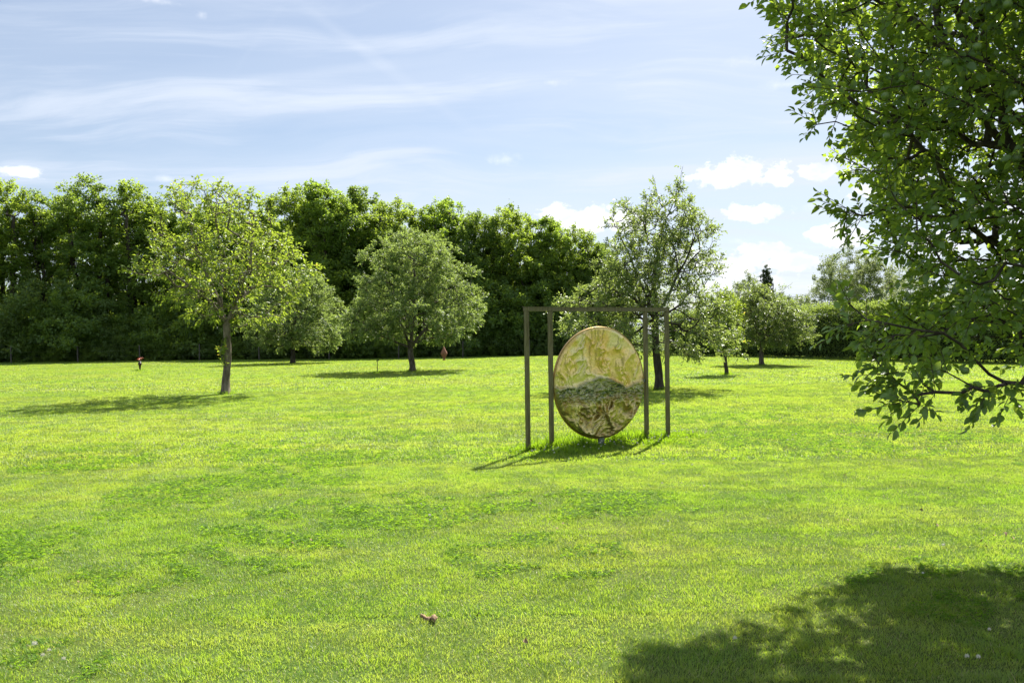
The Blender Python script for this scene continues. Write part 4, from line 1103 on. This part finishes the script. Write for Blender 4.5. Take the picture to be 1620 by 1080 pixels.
for (x, s_) in ((pos_x[1], 1), (pos_x[2], -1)):
    gap = abs(dc_x - x) - PS / 2 - DR + .03
    o = link('bracket', box_mesh('bracket', max(.03, gap), .03, .045, M['steel'], .003, False), sculpt)
    o.location = (x + s_ * (PS / 2 + max(.03, gap) / 2), 0, DZ + .0)
# thin stake behind it
g_ = gp(985, 691)
st = link('garden_stake', None) if False else None
V, F = tubes(np.array([[0, 0, -.05], [0.004, 0, .10]]), np.array([[0.004, 0, .10], [-.004, 0, .16]]), np.array([.012, .011]), np.array([.011, .006]), 8)
stake = link('metal_stake', mesh_np('metal_stake', V, F, M['steel'])); stake.location = (g_[0], g_[1], float(terrain(g_[0], g_[1]))); stake.scale = (1, 1, 1)
tag(stake, 'short thin dark stake in the grass just behind the disc, right of its foot', 'stake')

# ------------------------------------------------------------------ long grass under the sculpture
rs = np.random.RandomState(91)
def long_grass(n_, hmax):
    t = rs.uniform(-.60, .82, n_) * flen; w = rs.normal(0, 1, n_) * .34
    amp = np.clip(1.1 - np.abs(t / flen - .06) ** 3 * 3.0, .2, 1.2) * np.exp(-(w / .62) ** 2)
    x = mid[0] + fd[0] * t - fd[1] * w; y = mid[1] + fd[1] * t + fd[0] * w
    P_ = np.stack([x, y, terrain(x, y)], 1)
    cl_ = fbm(x * 5, y * 5, 8, 3)
    amp = amp * np.where(w < -.06, .50, 1.0) * (.35 + 1.3 * fbm(x * 2.3, y * 2.3, 18, 2))
    amp = amp * np.where((np.abs(t - along_ray(951)) < .22) & (w < .1), .35, 1.0)
    h_ = hmax * (.25 + .75 * rs.rand(n_)) * amp * (.5 + cl_)
    return P_, h_, cl_
P_, h_, cl_ = long_grass(20000, .26)
V1, F1, r1 = blades(P_, h_, .005 + .005 * rs.rand(len(P_)), .2 + rs.rand(len(P_)) * 1.0, 4, .8, rs, np.clip(rs.rand(len(P_)) * .8, 0, .85))
P2, h2, _ = long_grass(5200, .24)                                # broad leaved weeds
V2, F2, r2 = blades(P2, h2 * .9, .014 + .012 * rs.rand(len(P2)), .3 + rs.rand(len(P2)) * .9, 4, .7, rs, rs.rand(len(P2)) * .5)
tb_ = []
for bpx in ((357, 622), (463, 575), (652, 588), (1042, 617), (1150, 591), (1205, 577), (222, 588), (597, 591), (985, 691)):
    g_ = gp(*bpx); a_ = rs.rand(420) * 6.283; rr_ = .10 + np.abs(rs.normal(0, .12, 420))
    x_, y_ = g_[0] + np.cos(a_) * rr_, g_[1] + np.sin(a_) * rr_
    tb_.append(np.stack([x_, y_, terrain(x_, y_)], 1))
tb_ = np.concatenate(tb_)
V3, F3, r3 = blades(tb_, .05 + .11 * rs.rand(len(tb_)), .006 + .004 * rs.rand(len(tb_)), .2 + rs.rand(len(tb_)) * .9, 3, .8, rs, rs.rand(len(tb_)) * .7)
F2 = np.concatenate([F2, F3 + len(V2)]); V2 = np.concatenate([V2, V3]); r2 = np.concatenate([r2, r3])
lg = link('long_grass', mesh_np('long_grass', np.concatenate([V1, V2]), np.concatenate([F1, F2 + len(V1)]), M['long'], {'rnd': np.concatenate([r1, r2])}))
tag(lg, 'unmown long grass and weeds round the foot of the disc sculpture and the tree trunks', 'grass', kind='stuff')

# ------------------------------------------------------------------ clover flowers
def flower_mesh(seed, R0=.0115):
    rs = np.random.RandomState(seed); V, F = [], []
    n_ = 26
    for k in range(n_):
        z = 1 - 1.5 * (k + .5) / n_; a = k * 2.4; r = math.sqrt(max(0, 1 - z * z))
        d = np.array([r * math.cos(a), r * math.sin(a), z]); c_ = d * R0
        s = norm(np.cross(d, [0.1, .2, 1])); t = np.cross(d, s)
        b_ = len(V)
        V += [c_ * .3 - s * .0018, c_ * .3 + s * .0018, c_ * (1.15 + .2 * rs.rand()) + t * .001]
        F.append((b_, b_ + 1, b_ + 2))
        V += [c_ * .4 - t * .002, c_ * .4 + t * .002, c_ * 1.1]; F.append((b_ + 3, b_ + 4, b_ + 5))
    V = np.array(V) + [0, 0, .045]
    return V, np.array(F)
M['petal'] = plain_mat('white clover petal', (.62, .58, .48), (.80, .79, .72), .7)
Vf, Ff = flower_mesh(3)
Vs_, Fs_ = tubes(np.array([[0, 0, -.005]]), np.array([[0, 0, .045]]), np.array([.0009]), np.array([.0008]), 3)
fm = mesh_np('flower_head', Vf, Ff, M['petal']); sm = mesh_np('flower_stem', Vs_, Fs_, M['long'], {'rnd': np.full(len(Vs_), .3)})
fl_px = [((68, 1052), 'clover flower at the bottom left corner, left one of three'), ((78, 1044), 'clover flower at the bottom left corner, uppermost of three'), ((101, 1058), 'clover flower at the bottom left corner, right one of three'),
         ((1057, 834), 'single white clover flower in the sunny lawn below and right of the sculpture'), ((1530, 1056), 'white clover flower in the dark foreground shade, left one of two'), ((1548, 1057), 'white clover flower in the dark foreground shade, right one of two'), ((1163, 1026), 'lone clover flower in the shade of the near tree, left part')]
for (q_, lb) in fl_px:
    g_ = gp(*q_); o = empty('clover_flower', (g_[0], g_[1], float(terrain(g_[0], g_[1])))); tag(o, 'white ' + lb if 'white' not in lb else lb, 'flower', 'white clover flowers in the lawn')
    a = link('flower_head', fm, o); b_ = link('stem', sm, o)
fx_, fy_ = [], []
rs = np.random.RandomState(5)
cand = rs.rand(5000, 2)
xx = -15 + 32 * cand[:, 0]; yy = 4 + 16 * cand[:, 1]; dn = fbm(xx * .7, yy * .7, 5, 3)
kp = (np.abs(xx) < yy * .65) & (rs.rand(5000) < np.clip((dn - .52) * 1.5, 0, 1)); xx, yy = xx[kp], yy[kp]
t = rs.uniform(-.6, .78, 190) * flen; w = rs.normal(0, 1, 190) * .34
xx = np.concatenate([xx, mid[0] + fd[0] * t - fd[1] * w]); yy = np.concatenate([yy, mid[1] + fd[1] * t + fd[0] * w])
zz = terrain(xx, yy); zz[-190:] += rs.rand(190) * .06
Vall = (Vf[None] * (.7 + .6 * rs.rand(len(xx)))[:, None, None] + np.stack([xx, yy, zz], 1)[:, None]).reshape(-1, 3)
Fall = (Ff[None] + (np.arange(len(xx)) * len(Vf))[:, None, None]).reshape(-1, 3)
cf = link('clover_flowers', mesh_np('clover_flowers', Vall, Fall, M['petal'])); tag(cf, 'tiny white clover flowers speckling the lawn and the long grass', 'flowers', kind='stuff')

# ------------------------------------------------------------------ dry leaf
g_ = gp(672, 990)
M['dry'] = plain_mat('dry brown leaf', (.16, .095, .05), (.34, .23, .13), .85, 0, 60, .6)
V = []; nu, nw = 14, 7
for i_ in range(nu):
    for j_ in range(nw):
        u_ = i_ / (nu - 1); w_ = j_ / (nw - 1) - .5
        ang = u_ * 2.6 - .5; wdt = .042 * math.sin(math.pi * min(1, u_ * .9 + .08)) ** .7
        V.append((.055 * math.cos(ang) + w_ * wdt * .9 * math.cos(ang), .050 * math.sin(ang) * 1.0 + w_ * wdt * .8 * math.sin(ang), .030 + .014 * math.sin(u_ * 7) - abs(w_) * .040 + .004 * math.sin(u_ * 31 + w_ * 9)))
F = [(i_ * nw + j_, (i_ + 1) * nw + j_, (i_ + 1) * nw + j_ + 1, i_ * nw + j_ + 1) for i_ in range(nu - 1) for j_ in range(nw - 1)]
dl = link('dry_leaf', mesh_np('dry_leaf', V, F, M['dry'], smooth=True)); dl.location = (g_[0], g_[1], float(terrain(g_[0], g_[1])) + .006)
sol = dl.modifiers.new('thickness', 'SOLIDIFY'); sol.thickness = .004
tag(dl, 'curled dry brown leaf lying on the lawn in the foreground', 'leaf')

# scattered bits of dead leaf
rs = np.random.RandomState(62)
n_ = 46; xx = rs.uniform(-6, 9, n_); yy = rs.uniform(4.2, 12, n_)
extra_px = [(1340, 828), (1212, 810), (1180, 770), (1555, 862), (1575, 856), (1590, 850), (1600, 858), (1560, 872), (1338, 830), (882, 842), (1500, 776), (1455, 812)]
q_ = np.array([gp(*e_) for e_ in extra_px]); xx = np.concatenate([xx, q_[:, 0]]); yy = np.concatenate([yy, q_[:, 1]]); n_ = len(xx)
P_ = np.stack([xx, yy, terrain(xx, yy) + .030], 1); Lq = .018 + .030 * rs.rand(n_)
V, F, rn = leaf_full(P_, norm(rs.normal(0, 1, (n_, 3)) * [1, 1, .35]), norm(rs.normal(0, .5, (n_, 3)) + [0, 0, 1]), Lq, Lq * .6, rs.rand(n_), droop=.4, fold=.35)
lt_ = link('leaf_litter', mesh_np('leaf_litter', V, F, M['dry'])); tag(lt_, 'small crumbs of dead brown leaf scattered over the near lawn', 'leaves', kind='stuff')

# ------------------------------------------------------------------ small garden ornaments
M['rust'] = plain_mat('rusty red brown steel', (.20, .085, .050), (.30, .14, .09), .8, .2, 9, .3)
g_ = gp(702.5, 570.8); Yd = g_[1]
root = empty('spindle_ornament', (g_[0], g_[1], float(terrain(g_[0], g_[1]))), .5); tag(root, 'rusty brown diamond shaped garden sculpture standing on its point before the dark trees', 'sculpture')
Hh = top_height(701, 548, Yd); V, F = [], []
levels = [(.06, .05), (.14, .07), (Hh * .5, .245), (Hh * .52, .245), (Hh, .006)]
for z, r in levels:
    for k in range(6): V.append((r * math.cos(k * math.pi / 3), r * .8 * math.sin(k * math.pi / 3), z))
for l_ in range(len(levels) - 1):
    for k in range(6): F.append((l_ * 6 + k, l_ * 6 + (k + 1) % 6, (l_ + 1) * 6 + (k + 1) % 6, (l_ + 1) * 6 + k))
link('body', mesh_np('body', V, F, M['rust']), root)
link('foot', box_mesh('foot', .16, .16, .07, M['rust'], .01), root)

g_ = gp(221.5, 588); Yd = g_[1]; f_ = Yd / FPX
root = empty('garden_ornament', (g_[0], g_[1], float(terrain(g_[0], g_[1])))); tag(root, 'small dark tapering garden figure with a red flower shape above it', 'ornament')
M['dark'] = plain_mat('dark brown ceramic', (.035, .022, .018), (.07, .04, .03), .35, 0, 15)
M['red'] = plain_mat('red painted metal', (.42, .06, .03), (.58, .12, .06), .45, 0, 15)
M['grey'] = plain_mat('grey stone', (.28, .27, .25), (.42, .41, .38), .8, 0, 20)
def lathe(name, prof, mat, k=12):
    V = [(r * math.cos(2 * math.pi * a / k), r * math.sin(2 * math.pi * a / k), z) for z, r in prof for a in range(k)]
    F = [(i_ * k + a, i_ * k + (a + 1) % k, (i_ + 1) * k + (a + 1) % k, (i_ + 1) * k + a) for i_ in range(len(prof) - 1) for a in range(k)]
    return mesh_np(name, V, F, mat, smooth=True)
link('body', lathe('body', [(-.03, .02), (0, .022), (.12, .035), (.25, .055), (.36, .085), (.43, .095), (.47, .06), (.48, .01)], M['dark']), root)
link('cap', lathe('cap', [(.475, .01), (.48, .055), (.52, .05), (.55, .02), (.555, .004)], M['grey']), root)
link('stem', lathe('stem', [(.55, .009), (.65, .009), (.66, .002)], M['red']), root)
for k in range(6):
    a = k * math.pi / 3 + .3; ca, sa = math.cos(a), math.sin(a)
    V = []
    for (t_, w_) in ((.0, .02), (.4, .06), (.75, .055), (1, .012)):
        for s_ in (-1, 1):
            for h_ in (0, .008): V.append((ca * t_ * .20 - sa * w_ * s_, sa * t_ * .20 + ca * w_ * s_, .66 + .05 * math.sin(t_ * 2.6 + k * .7) + h_))
    F = []
    for i_ in range(3):
        b_ = i_ * 4
        F += [(b_, b_ + 2, b_ + 6, b_ + 4), (b_ + 1, b_ + 5, b_ + 7, b_ + 3), (b_, b_ + 4, b_ + 5, b_ + 1), (b_ + 2, b_ + 3, b_ + 7, b_ + 6)]
    link('petal', mesh_np('petal', V, F, M['red'], smooth=True), root)

g_ = gp(597, 591); root = empty('marker_post', (g_[0], g_[1], float(terrain(g_[0], g_[1])))); tag(root, 'thin dark marker post with a small slanted head, left of the middle lawn tree', 'post')
M['black'] = plain_mat('dark green painted metal', (.03, .035, .03), (.06, .065, .05), .5, .3, 15)
Hp = top_height(597, 569, g_[1])
link('post', lathe('post', [(-.05, .016), (0, .018), (Hp * .9, .017), (Hp * .93, .02)], M['black'], 8), root)
o = link('head', box_mesh('head', .13, .06, .04, M['black'], .006, False), root); o.location = (.035, 0, Hp * .95); o.rotation_euler = (0, -.35, 0)

# ------------------------------------------------------------------ the near apple tree
rs = np.random.RandomState(404)
TX, TY = 4.95, 6.2
root = empty('apple_tree', (TX, TY, float(terrain(TX, TY)))); tag(root, 'leafy apple tree close by, filling the right side, with small green apples', 'tree')
O = np.array([TX, TY, float(terrain(TX, TY))])
cen = np.array([4.5, 6.2, 3.8]); rad3 = np.array([3.1, 2.55, 3.15])
out_px = np.array([(-400, 1080), (-150, 1165), (5, 1212), (40, 1222), (80, 1222), (100, 1250), (125, 1285), (165, 1290), (190, 1292), (225, 1300), (260, 1318), (285, 1372), (310, 1372), (335, 1340), (365, 1378), (400, 1395), (430, 1425), (455, 1440), (475, 1385), (500, 1362), (530, 1380), (580, 1395), (600, 1405), (630, 1440), (650, 1450), (662, 1470), (700, 2400)], float)
def bottom_px(x): return np.interp(x, [1380, 1400, 1440, 1470, 1520, 1560, 1620, 1700, 1900], [560, 605, 650, 640, 612, 640, 645, 650, 650])
pts = []
while len(pts) < 3100:
    p_ = norm(rs.normal(0, 1, (1, 3)))[0] * rs.rand() ** .36
    a = math.atan2(p_[1], p_[0]); w = 1 + .10 * math.sin(a * 3 + p_[2] * 4) + .07 * math.sin(a * 7 + 2)
    P_ = cen + p_ * rad3 * w
    if P_[2] < 1.25 or P_[1] < 3.6: continue
    x, y, z = project(P_)
    if z < 1 or x < np.interp(y, out_px[:, 0], out_px[:, 1]) + 20: continue
    if x < 1900 and y > bottom_px(x): continue
    sh_ = np.array([P_[0] - .342 * P_[2], P_[1] - .777 * P_[2], 0.0])       # where its shadow lands; the crown is cut to a set shadow edge
    if sh_[1] > 1:
        sx, sy, _ = project(sh_)
        if sy < np.interp(sx, [900, 1000, 1100, 1200, 1300, 1420, 1620, 2000], [1100, 1075, 1010, 955, 930, 905, 905, 930]) + 8: continue
    if fbm(np.array([P_[0] * 1.2 + 4]), np.array([P_[2] * 1.4 + P_[1]]), 3, 3)[0] < .36: continue
    pts.append(P_)
for (px_, py_, Y_) in ((1385, 588, 5.1), (1395, 560, 5.2), (1405, 610, 5.0), (1425, 628, 5.0), (1432, 655, 4.95), (1448, 645, 5.0), (1462, 630, 5.05), (1480, 640, 5.0), (1455, 660, 4.9), (1500, 610, 5.1), (1540, 632, 5.0), (1562, 640, 5.0), (1580, 630, 5.0), (1600, 640, 5.1), (1350, 520, 5.2), (1345, 490, 5.3), (1340, 338, 5.4), (1352, 345, 5.4), (1365, 350, 5.5), (1292, 205, 5.8), (1300, 128, 5.9), (1245, 52, 5.9), (1235, 20, 6.0), (1245, 88, 5.9), (1268, 98, 5.9), (1590, 628, 5.0)):
    pts.append(at_depth(px_, py_ - (20 if py_ > 580 else 8), Y_))
for _ in range(70):                            # unseen boughs above the frame, added to cast the foreground shade
    g_ = gp(rs.uniform(1045, 1200), rs.uniform(1035, 1100)); h_ = rs.uniform(4.9, 6.0)
    pts.append(g_ + np.array([.342, .777, 1.0]) * h_)
pts = np.array(pts)
fk = O + np.array([-.05, 0, 1.15])
Vt, Ft = loft(np.array([[0, 0, -.06], [.02, .02, .3], [-.03, .01, .7], [-.05, 0, 1.15]]), [.17, .15, .145, .15], 16, .16, 8)
link('trunk', mesh_np('trunk', Vt, Ft, M['bark'], smooth=True), root)
nodes = [fk]; par = [-1]
for a in range(7):
    aa_ = a * 6.283 / 7 + .4; q0 = fk; prev = 0; el_ = .55 + .5 * rs.rand()
    for s_ in range(1, 7):
        t = s_ / 6
        q1 = fk + np.array([math.cos(aa_) * 1.5 * t, math.sin(aa_) * 1.2 * t, (1.2 + el_) * t ** .8 * (1 if a % 2 else .65)]) + (rs.rand(3) - .5) * .08
        nodes.append(q1); par.append(prev); prev = len(nodes) - 1
N, pr, tips = grow(np.array(nodes), np.array(par), pts, .3, .16, .6, .14, rs)
r, cnt = radii_for(N, pr, tips, .0042, .12, 0); r = np.minimum(r, .028)
e = np.arange(1, len(N)); A = N[pr[e]]; B = N[e]; rp = np.minimum(r[pr[e]], r[e] * 1.3); th = r[e] > .012; dd = norm(B - A)
V, F = join([tubes(A[th] - O - dd[th] * (rp[th] * .3)[:, None], B[th] - O, rp[th], r[e][th], 10), tubes(A[~th] - O, B[~th] - O, rp[~th], r[e][~th], 5)])
link('branches', mesh_np('branches', V, F, M['bark_dark'], smooth=True), root)
thin = np.where((cnt <= 4) & (np.arange(len(N)) > 0))[0]
src = np.concatenate([tips, rs.choice(thin, min(len(thin), 4300), replace=False)])
dn = norm(norm(N[src] - N[pr[src]]) * .8 + .6 * norm(N[src] - cen) + [0, 0, .1])
(a, b2), (lb_, ld, ln, lL, lW) = twigs_leaves(N[src], dn, 2, .19, 9, .058, .62, rs, droop=.22, up=.2, spread=1.0, leaf_ang=1.05)
V, F = tubes(a - O, b2 - O, np.full(len(a), .0026), np.full(len(a), .0014), 4)
tw = link('twigs', mesh_np('twigs', V, F, M['stem']), root)
V, F = tubes(lb_ - O - ld * (lL * .25)[:, None], lb_ - O, np.full(len(lb_), .0007), np.full(len(lb_), .0007), 3)
pt = link('leaf_stalks', mesh_np('leaf_stalks', V, F, M['stem']), root); tag(pt, kind='stuff')
x, y, z = (lambda q: (q[0], q[1], q[2]))(project(lb_))
inview = (x > 1180) & (x < 1635) & (y > -10) & (y < 700)
edge = x - np.interp(y, out_px[:, 0], out_px[:, 1])
score = lL / z * (1 + .9 * np.exp(-np.abs(edge) / 60)) * inview
order = np.argsort(-score); single = order[:300]; rest_ = order[300:]
rnd = rs.rand(len(lb_))
fine_ = rest_[inview[rest_] & (z[rest_] < 6.3)]; crude = rest_[~(inview[rest_] & (z[rest_] < 6.3))]
V, F, rn = leaf_full(lb_[fine_] - O, ld[fine_], ln[fine_], lL[fine_], lW[fine_], rnd[fine_], droop=rs.rand(len(fine_)) * .35)
fo = link('foliage', mesh_np('foliage', V, F, M['apple'], {'rnd': rn}, smooth=True), root); tag(fo, kind='stuff')
V, F, rn = leaf_quads(lb_[crude] - O, ld[crude], ln[crude], lL[crude], lW[crude] * 1.15, rnd[crude])
fo = link('inner_foliage', mesh_np('inner_foliage', V, F, M['apple'], {'rnd': rn}), root); tag(fo, kind='stuff')
variants = []
for k in range(8):
    one = np.zeros((1, 3)); V, F, rn = leaf_full(one, np.array([[1.0, 0, 0]]), np.array([[0, 0, 1.0]]), np.array([1.0]), np.array([.50 + .035 * (k % 4)]), np.array([(k + .5) / 8]), droop=.08 + .035 * k, fold=.14 + .03 * (k % 3))
    variants.append(mesh_np('leaf', V, F, M['apple'], {'rnd': rn}, smooth=True))
for q_, i_ in enumerate(single):
    o = link('leaf', variants[q_ % 8], root)
    X_ = ld[i_]; Y_ = norm(np.cross(ln[i_], X_)); Z_ = np.cross(X_, Y_); L_ = lL[i_]
    mm = Matrix.Identity(4); P_ = lb_[i_] - O
    for c_ in range(3): mm[c_][0] = X_[c_] * L_; mm[c_][1] = Y_[c_] * L_; mm[c_][2] = Z_[c_] * L_; mm[c_][3] = P_[c_]
    o.matrix_local = mm
# apples
M['apple_fruit'] = plain_mat('green apple skin', (.09, .16, .035), (.15, .21, .05), .35, 0, 60, .05, .5)
ap = lathe('apple', [(.004, .001), (-.001, .009), (.001, .016), (.010, .0225), (.021, .0245), (.033, .0215), (.040, .014), (.041, .008), (.037, .002)], M['apple_fruit'], 16)
stm = mesh_np('apple_stalk', *tubes(np.array([[0, 0, .037]]), np.array([[.003, 0, .062]]), np.array([.0012]), np.array([.0012]), 5), M['stem'])
want = [(1560, 243), (1597, 262), (1600, 240), (1408, 160), (1432, 150), (1600, 345), (1574, 462), (1395, 205), (1500, 90), (1545, 80), (1480, 330), (1585, 120), (1520, 560), (1608, 8)]
for (wx_, wy_) in want:
    sel = np.where((np.abs(x - wx_) < 22) & (np.abs(y - wy_) < 22))[0]
    if not len(sel): continue
    i_ = sel[np.argmin(z[sel])]
    toward = norm(CAM - lb_[i_]) * .03
    P_ = lb_[i_] - O + toward - [0, 0, .055]
    o = link('apple', ap, root); o.location = tuple(P_); o.scale = (1, 1, 1); s2_ = link('stalk', stm, o)
print('leaves', len(lb_), 'fine', len(fine_), 'tris', sum(sum(len(p_.vertices)-2 for p_ in m_.polygons) if len(m_.polygons)<10 else len(m_.polygons)*(len(m_.polygons[0].vertices)-2) for m_ in bpy.data.meshes))
